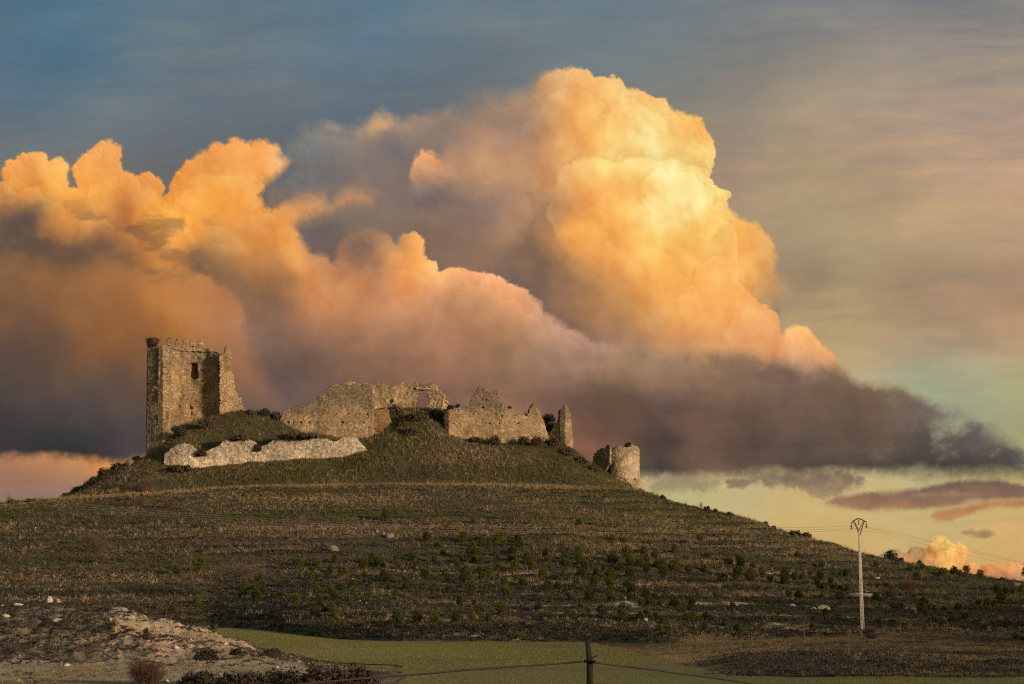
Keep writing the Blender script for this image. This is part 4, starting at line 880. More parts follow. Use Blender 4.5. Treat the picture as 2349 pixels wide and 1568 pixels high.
def vegetation():
    rng = np.random.RandomState(5)
    gm = tint_mat('dry_blades', trans=0.25); sm = tint_mat('scrub_leaves'); gg = tint_mat('green_blades', trans=0.2)
    def patches(x, y, sc, seed, stretch=0.30):                       # growth lies in bands along the slope
        return fbm(x * stretch, y, sc, 5, seed, 0.6)
    def vary(k, a): return (1 - a + 2 * a * rng.rand(k))[:, None]
    # --- straw grass on the hill and the knoll
    x, y = scatter(380000, 205, 462, rng)
    zb = base_z(x, y); hill, knoll, field, ey, hy, px = zones(x, y, zb); ph = furrow(x, y, zb)
    z = ground_z(x, y); _, py = proj(x, y, z)
    n1 = patches(x, y, 12, 501); n2 = fbm(x, y, 6, 3, 502); up = sstep(290, 395, y)
    lipline = 1 - sstep(0.06, 0.24, np.minimum(ph, 1 - 0.5 * ph))
    p = hill * (0.10 + 0.90 * lipline * sstep(-0.65, -0.1, n1) + 0.40 * sstep(0.0, 0.3, n1)) * (0.40 + 0.70 * up)
    lip = np.exp(-((y - hy - 1.0) / 3.2) ** 2) * (px < 1520)
    p += 1.0 * lip                                                    # the pale edge of the terrace under the knoll
    p += knoll * (0.30 + 0.6 * sstep(-0.1, 0.3, n2 + 0.5 * n1))
    p += (y < ey + 8) * (y > ey + 1) * 0.25 * (px > 1500)
    keep = rng.rand(len(x)) < np.clip(p, 0, 1)
    x, y, z, n1, n2, kn, px, lip, up, ll = x[keep], y[keep], z[keep], n1[keep], n2[keep], knoll[keep], px[keep], lip[keep], up[keep], lipline[keep]
    k = len(x)
    straw = np.array([0.30, 0.222, 0.128]); dun = np.array([0.135, 0.108, 0.080]); olive = np.array([0.078, 0.082, 0.030]); grn = np.array([0.060, 0.074, 0.020])
    n3 = patches(x, y, 9, 503); n4 = fbm(x, y, 10, 4, 504)
    w = sstep(-0.15, 0.25, n3 + 0.25 * rng.randn(k) + 0.5 * lip + 0.45 * ll)[:, None]
    t = dun * (1 - w) + straw * w
    g = (sstep(0.0, 0.30, patches(x, y, 15, 505) + 0.2 * rng.randn(k) + 0.12 * up + 0.10 * kn - 0.6 * lip))[:, None] * (0.85 * (1 - kn) + 0.75 * kn)[:, None]
    t = t * (1 - g) + np.where((n4 > 0)[:, None], olive, grn) * g
    t = t * vary(k, 0.25)
    h = 0.20 + 0.26 * rng.rand(k) ** 2 + 0.50 * lip * rng.rand(k) + 0.45 * kn * rng.rand(k) ** 2 + 0.55 * (rng.rand(k) < 0.025)
    tri_obj('dry_grass', [tuft_tris(np.c_[x, y, z], 10, h, 0.055, 0.80, t, rng, 0.12 + 0.06 * np.repeat(kn, 10)[:, None])], gm, 'straw-coloured dry grass tufts over the castle hill', 'grass', 'stuff')
    # --- short green turf on the knoll and the upper slope
    x, y = scatter(190000, 330, 458, rng); zb = base_z(x, y); hill, knoll, field, ey, hy, px = zones(x, y, zb)
    n1 = patches(x, y, 10, 511, 0.5)
    keep = rng.rand(len(x)) < knoll * sstep(-0.25, 0.25, n1 + 0.1) + 0.35 * hill * sstep(320, 410, y) * sstep(-0.1, 0.3, n1)
    x, y = x[keep], y[keep]; k = len(x)
    t = np.array([0.060, 0.080, 0.020])[None] * (0.75 + 0.9 * sstep(-0.1, 0.5, fbm(x, y, 6, 3, 512)))[:, None] * vary(k, 0.2)
    tri_obj('turf', [tuft_tris(np.c_[x, y, ground_z(x, y)], 6, 0.15 + 0.15 * rng.rand(k), 0.06, 0.9, t, rng, 0.14)], gg, 'short green turf on the castle mound', 'grass', 'stuff')
    # --- heather-like scrub
    x, y = scatter(150000, 205, 452, rng); zb = base_z(x, y); hill, knoll, field, ey, hy, px = zones(x, y, zb); ph = furrow(x, y, zb)
    n1 = patches(x, y, 14, 521); n2 = fbm(x, y, 7, 3, 522); z = ground_z(x, y); _, py = proj(x, y, z)
    low = 1 - sstep(290, 400, y)
    row = sstep(0.22, 0.42, ph) * (1 - sstep(0.84, 0.97, ph))
    p = hill * (0.16 + 0.85 * row * sstep(-0.45, 0.25, n1 + 0.35 * low - 0.05)) * (0.45 + 0.75 * low)
    foot = 1 - sstep(6, 20, y - ey)
    p = np.maximum(p, hill * foot * (px < 1520) * 0.95)
    p = p + knoll * 0.06 * sstep(0.1, 0.4, n2)
    p *= 1 - 0.85 * np.exp(-((px - 1480) / 130) ** 2 - ((py - 1398) / 17) ** 2)
    keep = rng.rand(len(x)) < np.clip(p, 0, 1)
    x, y, z, n2, foot = x[keep], y[keep], z[keep], n2[keep], foot[keep]; k = len(x)
    grey = np.array([0.070, 0.061, 0.058]); dark = np.array([0.034, 0.032, 0.028]); oliv = np.array([0.050, 0.054, 0.026]); rust = np.array([0.090, 0.066, 0.050])
    m1 = sstep(-0.25, 0.25, patches(x, y, 9, 523) + 0.18 * rng.randn(k) - 0.5 * foot)[:, None]; m2 = sstep(0.12, 0.35, patches(x, y, 11, 524) + 0.15 * rng.randn(k))[:, None]; m3 = (sstep(0.2, 0.45, fbm(x, y, 12, 4, 525) + 0.1 * rng.randn(k)))[:, None]
    t = dark * (1 - m1) + grey * m1; t = t * (1 - m2) + oliv * m2; t = t * (1 - 0.7 * m3) + rust * 0.7 * m3
    t = t * vary(k, 0.18)
    r = 0.14 + 0.42 * rng.rand(k) ** 1.8; hh = r * (0.45 + 0.45 * rng.rand(k))
    tri_obj('low_scrub', [dome_tris(np.c_[x, y, z - 0.03], r, hh, 30, 0.14, t, rng)], sm, 'low grey-brown heather scrub covering the hillside', 'scrub', 'stuff')
    # --- scrub on the near outcrop and the bank on the right
    x, y = scatter(110000, 110, 230, rng); zb = base_z(x, y); ey, hy, px = edge_y(x, y); z = ground_z(x, y); pxx, py = proj(x, y, z); n1 = fbm(x, y, 6, 5, 531, 0.62); n5 = fbm(x * 0.4, y, 5, 4, 532, 0.6)
    out = (x < -6) & (zb > 0.15) & (y < 178)
    p = out * ((0.50 + 0.48 * sstep(-0.25, 0.1, n5)) * (1 - sstep(215, 330, pxx - 90 * n1)) * (1 - sstep(1506, 1518, py + 8 * n1)) + 0.75 * sstep(0.10, 0.28, n1) + 0.03)
    p = p * (1 - sstep(1517, 1525, py) * (pxx < 700) * 0.95)
    bank = (pxx > 1560) & (y > 128) & (y < ey + 4)
    p = np.maximum(p, bank * sstep(1590, 1740, pxx + 70 * n1) * (0.80 * sstep(1490, 1500, py + 6 * n1) * (1 - 0.75 * sstep(1880, 2150, pxx) * sstep(-0.1, 0.25, n5)) + 0.65 * sstep(0.0, 0.25, n5)))
    keep = rng.rand(len(x)) < np.clip(p, 0, 1)
    x, y, z, pxx = x[keep], y[keep], z[keep], pxx[keep]; k = len(x)
    m1 = sstep(-0.2, 0.25, fbm(x * 0.5, y, 5, 4, 533) + 0.15 * rng.randn(k))[:, None]; m3 = sstep(0.1, 0.4, fbm(x, y, 8, 4, 534))[:, None] * (pxx > 1500)[:, None]
    t = (dark * (1 - m1) + grey * 0.95 * m1) * (1 - 0.5 * m3) + rust * 0.5 * m3; t = t * vary(k, 0.22)
    r = 0.07 + 0.24 * rng.rand(k) ** 2.2
    tri_obj('thyme_scrub', [dome_tris(np.c_[x, y, z - 0.02], r, r * (0.45 + 0.4 * rng.rand(k)), 34, 0.06, t, rng)], sm, 'dark thyme cushions on the near banks by the field', 'scrub', 'stuff')
    x, y = scatter(170000, 108, 234, rng); zb = base_z(x, y); ey, hy, px = edge_y(x, y); z = ground_z(x, y); pxx, py = proj(x, y, z); n1 = fbm(x * 0.5, y, 9, 5, 541, 0.6)
    p = ((pxx > 1390) & (y > 118) & (y < ey + 6) & (py < np.interp(pxx, [1300, 1380, 1450, 1520, 1600, 1680, 1740, 9000], [1400, 1478, 1491, 1514, 1533, 1546, 1551, 1551]))) * (0.45 + 0.55 * sstep(-0.2, 0.3, n1)) * (1 - 0.8 * np.exp(-((pxx - 1860) / 190) ** 2) * sstep(1490, 1498, py)) + ((x < -6) & (zb > 0.1) & (y < 178)) * 0.12 + 0.8 * np.exp(-((y - ey + 0.5 + 2.0 * n1) / 1.3) ** 2) * (pxx > 470) + 0.010 * (y < ey) * (pxx < 1700)
    keep = rng.rand(len(x)) < p
    x, y, z, n1 = x[keep], y[keep], z[keep], n1[keep]; k = len(x)
    w = sstep(-0.25, 0.25, n1 + 0.2 * rng.randn(k))[:, None]; t = (np.array([0.085, 0.074, 0.048]) * (1 - w) + np.array([0.24, 0.18, 0.11]) * w) * vary(k, 0.25)
    tri_obj('bank_grass', [tuft_tris(np.c_[x, y, z], 8, 0.10 + 0.16 * rng.rand(k), 0.03, 0.9, t, rng, 0.09)], gm, 'thin dry grass on the earth bank at the right', 'grass', 'stuff')
    # --- stones
    x, y = scatter(60000, 112, 440, rng); zb = base_z(x, y); hill, knoll, field, ey, hy, px = zones(x, y, zb); ph = furrow(x, y, zb); n1 = fbm(x, y, 9, 4, 551, 0.6)
    out = (x < -8) & (zb > 0.10) & (y < 178)
    p = out * (0.08 + 0.40 * sstep(0.0, 0.45, n1)) * (0.35 + 0.65 * sstep(200, 330, px)) + hill * (1 - sstep(300, 350, y)) * (1 - sstep(0.1, 0.3, ph)) * sstep(0.05, 0.3, n1) * 0.5 + 0.006 * hill + 0.03 * knoll * sstep(0.1, 0.4, n1)
    keep = rng.rand(len(x)) < p; x, y = x[keep], y[keep]; k = len(x); z = ground_z(x, y)
    s = 0.035 + 0.15 * rng.rand(k) ** 5 + 0.00008 * y
    O = np.array([[1,0,0],[-1,0,0],[0,1,0],[0,-1,0],[0,0,1],[0,0,-1]], float)
    V = O[None] * (s[:, None, None] * (0.6 + 0.8 * rng.rand(k, 6, 1))) * np.array([1.2, 1.2, 0.75]) + np.c_[x, y, z + 0.15 * s][:, None, :] + 0.25 * s[:, None, None] * rng.randn(k, 6, 3)
    T = np.array([[0,2,4],[2,1,4],[1,3,4],[3,0,4],[2,0,5],[1,2,5],[3,1,5],[0,3,5]])
    F = (T[None] + 6 * np.arange(k)[:, None, None]).reshape(-1, 3)
    c = np.repeat(np.array([0.42, 0.36, 0.285])[None] * (0.5 + 0.7 * rng.rand(k))[:, None], 6, 0)
    tag(mesh_obj('scattered_stones', V.reshape(-1, 3), F, tint_mat('loose_limestone'), attrs={'tint': c}), 'small pale stones strewn on the slopes', 'stones', kind='stuff')
    # --- weeds and fallen stones along the foot and on the crown of the low wall
    px = 372 + 474 * rng.rand(5200); base = np.interp(px, [377, 400, 474, 511, 595, 710, 787, 846], [1067, 1074, 1076, 1070, 1061, 1054, 1052, 1042])
    P = np.array([at(a, b, 430.9 - 1.2 * c * c) for a, b, c in zip(px, base, rng.rand(5200))]); P[:, 2] = ground_z(P[:, 0], P[:, 1])
    q = rng.rand(len(P)) < sstep(-0.2, 0.3, fbm(P[:, 0], P[:, 1], 3.5, 3, 561) + 0.1); P = P[q]; k = len(P)
    t = np.where((rng.rand(k) < 0.5)[:, None], straw * 0.8, olive) * vary(k, 0.3)
    parts = [tuft_tris(P, 9, 0.15 + 0.45 * rng.rand(k) ** 2, 0.05, 0.9, t, rng, 0.10)]
    px = 384 + 440 * rng.rand(4200); top = np.interp(px, [384, 404, 421, 435, 448, 460, 474, 493, 507, 518, 546, 574, 585, 592, 611, 636, 643, 681, 710, 741, 768, 777, 789, 812, 824], [1034, 1021, 1016, 1018, 1033, 1047, 1038, 1027, 1018, 1009, 1002, 1007, 1018, 1035, 1020, 1007, 1003, 999, 1001, 1005, 1013, 1009, 1002, 1002, 1012])
    P = np.array([at(a, b + 1.5, 431.6 + 1.5 * c) for a, b, c in zip(px, top, rng.rand(4200))]); q = rng.rand(len(P)) < sstep(-0.1, 0.3, fbm(P[:, 0], P[:, 1] * 0, 3.0, 3, 571)); P = P[q]; k = len(P)
    t = np.where((rng.rand(k) < 0.35)[:, None], straw * 0.6, dark * 1.1) * vary(k, 0.3)
    parts.append(tuft_tris(P, 8, 0.12 + 0.35 * rng.rand(k) ** 2, 0.06, 1.1, t, rng, 0.12))
    tri_obj('wall_weeds', parts, gm, 'weeds along the foot and crown of the pale wall', 'weeds', 'stuff')

def field():
    xs = np.arange(-62, 62.01, 0.5); ys = np.arange(104, 284, 0.6)
    X, Y = np.meshgrid(xs, ys); Z = ground_z(X.ravel(), Y.ravel()).reshape(X.shape) + 0.055
    zb = base_z(X, Y); ey, hy, px = edge_y(X, Y); pxx, py = proj(X, Y, Z)
    cur = np.interp(pxx, [1300, 1380, 1450, 1520, 1600, 1680, 1740, 1800, 9000], [1400, 1476, 1488, 1511, 1530, 1544, 1550, 1551, 1551])
    n = fbm(X, Y, 7, 4, 601)
    ok = (Y < ey - 0.4 + 0.8 * n) & (zb < 0.34 + 1.0 * sstep(190, 270, Y)) & (py > cur + 5 * n) & ~((X < -6) & (zb > 0.12) & (Y < 178)) & ~((pxx < 905 + 20 * n) & (Y < 150)) 
    idx = np.arange(X.size).reshape(X.shape)
    q = ok[:-1, :-1] & ok[1:, :-1] & ok[:-1, 1:] & ok[1:, 1:]
    F = np.stack([idx[:-1, :-1][q], idx[:-1, 1:][q], idx[1:, 1:][q], idx[1:, :-1][q]], -1)
    m = Mat('young_wheat'); p = m.pos()
    sep = m.n('ShaderNodeSeparateXYZ'); m.l(p, sep.inputs[0])
    n1 = m.noise(0.12, p, 5, 0.6); n2 = m.noise(2.4, p, 5, 0.7); n3 = m.noise(9.0, p, 3, 0.7)
    xr = m.math('ADD', sep.outputs[0], m.math('MULTIPLY', sep.outputs[1], 0.10))
    row = m.math('SINE', m.math('ADD', m.math('MULTIPLY', xr, 6.2832 / 0.62), m.math('MULTIPLY', m.noise(0.3, p, 3), 5.0)))
    row = m.ramp(m.math('ADD', m.math('MULTIPLY', row, 0.035), m.math('ADD', m.math('MULTIPLY', n2, 0.9), m.math('MULTIPLY', n1, 0.5))), [(0.50, 0.0), (0.82, 1.0)])
    soil = m.mix(n3, (0.16, 0.13, 0.068), (0.30, 0.24, 0.13))
    green = m.mix(n3, (0.170, 0.155, 0.032), (0.29, 0.255, 0.062))
    c = m.mix(row, soil, green)
    c = m.mix(m.ramp(n1, [(0.55, 0.0), (0.75, 0.55)]), c, m.mix(n2, (0.14, 0.105, 0.06), (0.20, 0.15, 0.09)))
    n0 = m.noise(0.045, p, 4, 0.55, 0.5); c = m.mix(m.ramp(n0, [(0.38, 0.0), (0.62, 0.75)]), c, m.mix(1.0, c, (0.62, 0.66, 0.6), 'MULTIPLY'))
    m.base(c); m.bump(m.math('ADD', row, n2), 0.7, 0.06)
    V = np.stack([X, Y, Z], -1).reshape(-1, 3)
    used = np.unique(F); rm = np.full(len(V), -1); rm[used] = np.arange(len(used))
    tag(mesh_obj('field', V[used], rm[F], m.m, smooth=True), kind='structure')
    rng = np.random.RandomState(31)
    x, y = scatter(110000, 112, 284, rng, 0.235); 
    r = np.round((x + 0.10 * y) / 0.62) * 0.62 - 0.10 * y; x = r + rng.randn(len(x)) * (0.08 + 0.25 * sstep(125, 170, y))
    ii = np.clip(((y - ys[0]) / 0.6).astype(int), 0, len(ys) - 2); jj = np.clip(((x - xs[0]) / 0.5).astype(int), 0, len(xs) - 2)
    keep = q[ii, jj] & (rng.rand(len(x)) < sstep(-0.4, 0.2, fbm(x, y, 18, 4, 611))); x, y = x[keep], y[keep]; k = len(x)
    t = np.array([0.19, 0.178, 0.040])[None] * (0.6 + 0.7 * rng.rand(k))[:, None]; t = np.where((rng.rand(k) < 0.2)[:, None], t * np.array([1.35, 1.15, 1.4]), t)
    tri_obj('young_crop', [tuft_tris(np.c_[x, y, ground_z(x, y) + 0.05], 4, 0.09 + 0.07 * rng.rand(k), 0.03, 0.8, t, rng, 0.05)], tint_mat('crop_blades', trans=0.2), 'thin rows of young green crop on the field', 'crop', 'stuff')
# ---------------------------------------------------------------- the young pines: (x, foot, width) read tile by tile
PINE_TILES = [
 (480, 1600, 3.3557, (255,740,120,495,720,130,935,590,45,480,245,55,1750,165,50,1760,650,110,1555,650,120,1540,700,110,1955,635,80,1890,710,95,2030,770,140,2085,680,70,1370,665,60,1690,720,75,1695,790,80,1860,790,70,1120,820,105,995,900,105,1175,950,110,1100,1020,130,970,960,75,800,770,40,1435,880,75,1500,800,50,1740,920,110,1535,1050,120,475,1045,90,495,1095,65,430,1150,55,55,1110,70,210,1160,90,260,1050,50,925,1085,50,1025,1130,60,1890,940,90,1930,1010,95,1790,1095,80,1830,1140,75,1910,1135,110,1985,1085,75,1730,1205,105,1945,1190,90,1995,1240,50,190,430,40,515,500,60,1355,730,50)),
 (1100, 1600, 3.485, (425,165,115,795,160,60,1130,110,60,1375,195,70,550,100,50,1490,125,40,875,395,105,670,400,60,510,420,60,315,430,60,1260,400,105,1085,395,45,1515,330,50,990,460,75,1375,460,85,1490,405,70,1665,405,125,1720,465,75,1550,465,70,1870,415,90,1900,475,70,1900,265,55,170,725,135,270,630,90,335,670,120,385,695,100,400,780,100,180,790,75,190,850,65,250,895,65,325,845,65,440,845,85,540,660,80,545,710,100,480,610,50,700,620,105,765,690,95,865,580,60,955,625,80,1045,565,65,1360,620,140,1440,560,100,1375,660,70,1455,670,95,1455,760,90,1550,795,130,1580,660,60,1640,745,90,1625,565,75,1820,545,110,1800,620,95,1835,745,110,1180,660,75,1215,710,80,1245,750,80,1300,800,120,1275,870,130,1055,780,70,1090,830,80,845,850,105,845,905,70,620,860,90,635,930,95,585,765,45,40,920,95,65,1030,100,25,1160,80,515,1000,75,525,1050,55,450,940,70,295,1080,55,235,1145,60,95,1220,60,545,1335,150,755,1320,140,960,1330,120,1190,1335,110,1375,1310,70,1545,1305,110,1355,970,140,1105,940,80,1480,855,90,1715,890,105,1915,875,120,1795,975,80,1560,990,60,1745,1020,110,1230,1090,95,1390,1130,70,1430,1210,110,1695,1220,150,1950,1230,60,750,1140,65,320,1210,60,1355,1010,70)),
 (1650, 1600, 3.485, (70,650,120,110,735,100,265,555,95,280,610,70,480,600,70,475,700,125,465,745,65,625,555,120,640,655,120,690,700,105,640,790,130,240,790,105,320,700,60,390,835,75,25,880,75,275,940,115,390,910,80,480,950,75,595,880,85,575,910,70,665,940,75,785,915,125,865,945,50,825,775,100,905,715,65,985,800,140,1085,715,100,1190,795,120,1000,630,120,1160,590,125,1185,665,105,1345,545,90,1320,600,55,1365,655,100,1310,700,85,1370,745,115,1460,600,80,1480,705,90,1550,790,115,1550,675,70,1675,550,95,1680,740,130,1835,755,90,1390,420,65,995,400,80,1130,400,70,1155,315,55,980,445,50,820,450,55,665,480,55,515,485,45,490,370,60,290,365,60,325,285,45,470,290,50,620,230,65,1800,200,50,1700,205,35,1850,280,60,1640,270,35,1800,430,60,1815,575,45,955,900,110,980,980,85,1150,920,90,1200,975,115,1370,1010,100,1390,1095,110,1320,1100,80,1460,1060,95,1565,1025,70,1345,910,55,1350,840,60,1670,1125,120,1660,1170,60,1525,1140,75,1365,1215,65,1100,1150,75,965,1060,100,750,1060,130,535,1070,85,640,1150,85,735,1190,70,500,1200,95,175,1170,105,310,1090,80,260,1250,70,890,1240,125,1120,1300,115,1090,1240,85,1300,1295,100,1475,1275,70,1540,1320,75,1510,1425,100,1610,1410,85,1750,1390,90,1885,1385,65,1880,1110,80,1840,1165,75,1870,1265,110,1810,1295,90,1180,1080,70,1740,800,60,1895,830,45)),
 (2200, 1650, 3.4836, (45,205,70,325,215,55,270,220,45,725,215,45,770,275,30,125,400,80,275,490,55,375,475,70,465,430,65,495,510,120,620,530,80,90,565,95,725,590,100,735,630,75,310,640,80,465,640,120,590,690,120,595,620,90,440,685,65,255,690,80,660,715,50,815,690,75,860,640,50,970,645,110,975,725,110,1095,650,85,1170,650,75,1260,595,65,1120,405,75,1185,420,50,1245,445,45,1375,520,75,1365,655,90,1405,620,50,1330,740,80,1410,760,100,1485,705,70,1245,770,45,1510,770,65,1590,760,75,1665,785,85,1755,805,75,1585,610,60,1650,615,90,1590,880,110,1685,870,65,1385,870,85,1020,845,90,1130,855,110,745,830,50,790,930,85,400,945,70,600,940,40,690,985,85,905,1045,60,1435,1050,90,1275,1045,55,1560,1045,50,1560,1130,75,930,1145,75,1105,1135,40,210,850,60,20,850,60,105,1090,100,25,1125,70,310,1160,70,450,1215,90,85,1200,75,230,1200,60,345,1200,45,1270,1190,60,95,760,50,1690,1040,45,30,105,50,125,120,45)),
 (2700, 1700, 3.9198, (270,370,100,365,370,45,135,300,55,705,455,80,790,440,80,850,425,80,900,415,50,1105,488,135,1230,472,110,1310,472,70,1390,472,100,1435,525,65,1555,518,115,800,340,85,860,360,40,390,625,80,460,675,80,290,610,60,275,790,120,340,825,70,155,790,60,500,905,110,580,915,100,280,940,55,690,925,65,860,860,110,830,960,120,935,940,80,1000,950,75,1110,945,80,1290,930,120,1380,1025,90,1210,1060,110,1290,1040,70,1170,1010,70,880,1010,100,980,1025,70,1095,1085,75,905,1070,70,770,1010,50,470,1060,90,310,1050,70,185,1060,55,735,780,70,620,775,50,1640,855,120,1730,855,80,1815,825,130,1785,730,110,1880,760,80,1955,750,80,2070,690,90,2095,800,60,1540,850,80,1495,1155,110,1560,1180,60,1625,1200,80,1680,1215,50,1735,1130,90,1815,1135,90,1885,1200,75,2010,1265,100,2080,1280,80,2085,1150,60,2080,1225,60,770,545,90)),
]
TILE_END = (1100, 1650, 2200, 2700, 9999)

def pine_crown(rng, tall=1.05, n=150, tint=(0.055, 0.072, 0.016)):
    """unit crown: tufts of needles standing out of a bushy, slightly lobed shape"""
    lobes = [(np.array([0, 0, 0.50 * tall]), 0.36, 0.50 * tall)] + [(np.array([0.27 * math.cos(a), 0.27 * math.sin(a), (0.30 + 0.35 * rng.rand()) * tall]), 0.20 + 0.08 * rng.rand(), (0.24 + 0.12 * rng.rand()) * tall) for a in rng.rand(6) * 6.283]
    V, C = [], []
    for i in range(n):
        c, r, h = lobes[0] if rng.rand() < 0.4 else lobes[1 + rng.randint(6)]
        d = rng.randn(3); d /= np.linalg.norm(d); q = 0.40 + 0.62 * rng.rand() ** 0.5
        P = c + d * np.array([r, r, h]) * q
        if P[2] < 0.03: P[2] = 0.03 + 0.1 * rng.rand()
        up = d * np.array([1, 1, 0.4]) + np.array([0, 0, 0.9]); up /= np.linalg.norm(up)
        k = 9; D = up + 0.65 * rng.randn(k, 3); D /= np.linalg.norm(D, axis=1)[:, None]
        L = (0.065 + 0.05 * rng.rand(k))[:, None]; W = np.cross(D, rng.randn(k, 3)); W /= np.linalg.norm(W, axis=1)[:, None]
        B = P + 0.03 * rng.randn(k, 3)
        V.append(np.stack([B - W * 0.020, B + W * 0.020, B + D * L], 1).reshape(-1, 3))
        t = np.array(tint) * (0.65 + 0.7 * rng.rand()); C.append(np.repeat(t[None] * (0.8 + 0.4 * rng.rand(k))[:, None], 3, 0))
    return np.concatenate(V), np.concatenate(C)

def stick(P, R, sides=5):
    """tapering tube through points"""
    P = np.asarray(P, float); R = np.asarray(R, float); n = len(P)
    T = np.gradient(P, axis=0); T /= np.linalg.norm(T, axis=1)[:, None] + 1e-9
    ref = np.array([0, 0, 1.0]) if abs(T[0][2]) < 0.9 else np.array([1.0, 0, 0])
    A = np.cross(T, ref); A /= np.linalg.norm(A, axis=1)[:, None]; B = np.cross(T, A)
    a = np.arange(sides) * 2 * math.pi / sides
    V = (P[:, None] + R[:, None, None] * (np.cos(a)[None, :, None] * A[:, None] + np.sin(a)[None, :, None] * B[:, None])).reshape(-1, 3)
    i = np.arange(n * sides).reshape(n, sides); j = np.roll(i, -1, 1)
    F = np.stack([i[:-1], j[:-1], j[1:], i[1:]], -1).reshape(-1, 4)
    return V, F
class Bag:
    def __init__(s): s.V, s.F, s.n = [], [], 0
    def add(s, VF):
        V, F = VF; s.V.append(V); s.F.append(np.asarray(F) + s.n); s.n += len(V); return s
    def box(s, c, sx, sy, sz, rz=0.0):
        u = np.array([[-1,-1,-1],[1,-1,-1],[1,1,-1],[-1,1,-1],[-1,-1,1],[1,-1,1],[1,1,1],[-1,1,1]], float) * np.array([sx, sy, sz]) / 2
        ca, sa = math.cos(rz), math.sin(rz); u = np.c_[u[:, 0] * ca - u[:, 1] * sa, u[:, 0] * sa + u[:, 1] * ca, u[:, 2]]
        return s.add((u + np.asarray(c), np.array([[0,3,2,1],[4,5,6,7],[0,1,5,4],[1,2,6,5],[2,3,7,6],[3,0,4,7]])))
    def obj(s, name, mat, parent=None, **kw):
        F = [f for f in s.F]; q = [f for f in F if f.shape[1] == 4]; t = [f for f in F if f.shape[1] == 3]
        return mesh_obj(name, np.concatenate(s.V), ([np.concatenate(q)] if q else []) + ([np.concatenate(t)] if t else []), mat, parent, **kw)

def copy_thing(src, loc, rz, scale):
    c = src.copy(); COL.objects.link(c); c.location = loc; c.rotation_euler = (0, 0, rz); c.scale = scale
    for k in list(c.keys()):
        if k in ('label', 'group'): del c[k]
    for ch in src.children:
        d = ch.copy(); COL.objects.link(d); d.parent = c
    return c

ORD = ['leftmost', 'second from the left', 'third from the left', 'fourth from the left', 'fifth from the left', 'sixth from the left', 'seventh from the left', 'eighth from the left', 'ninth from the left', 'tenth from the left', 'eleventh from the left', 'twelfth from the left', 'thirteenth from the left', 'fourteenth from the left', 'fifteenth from the left']

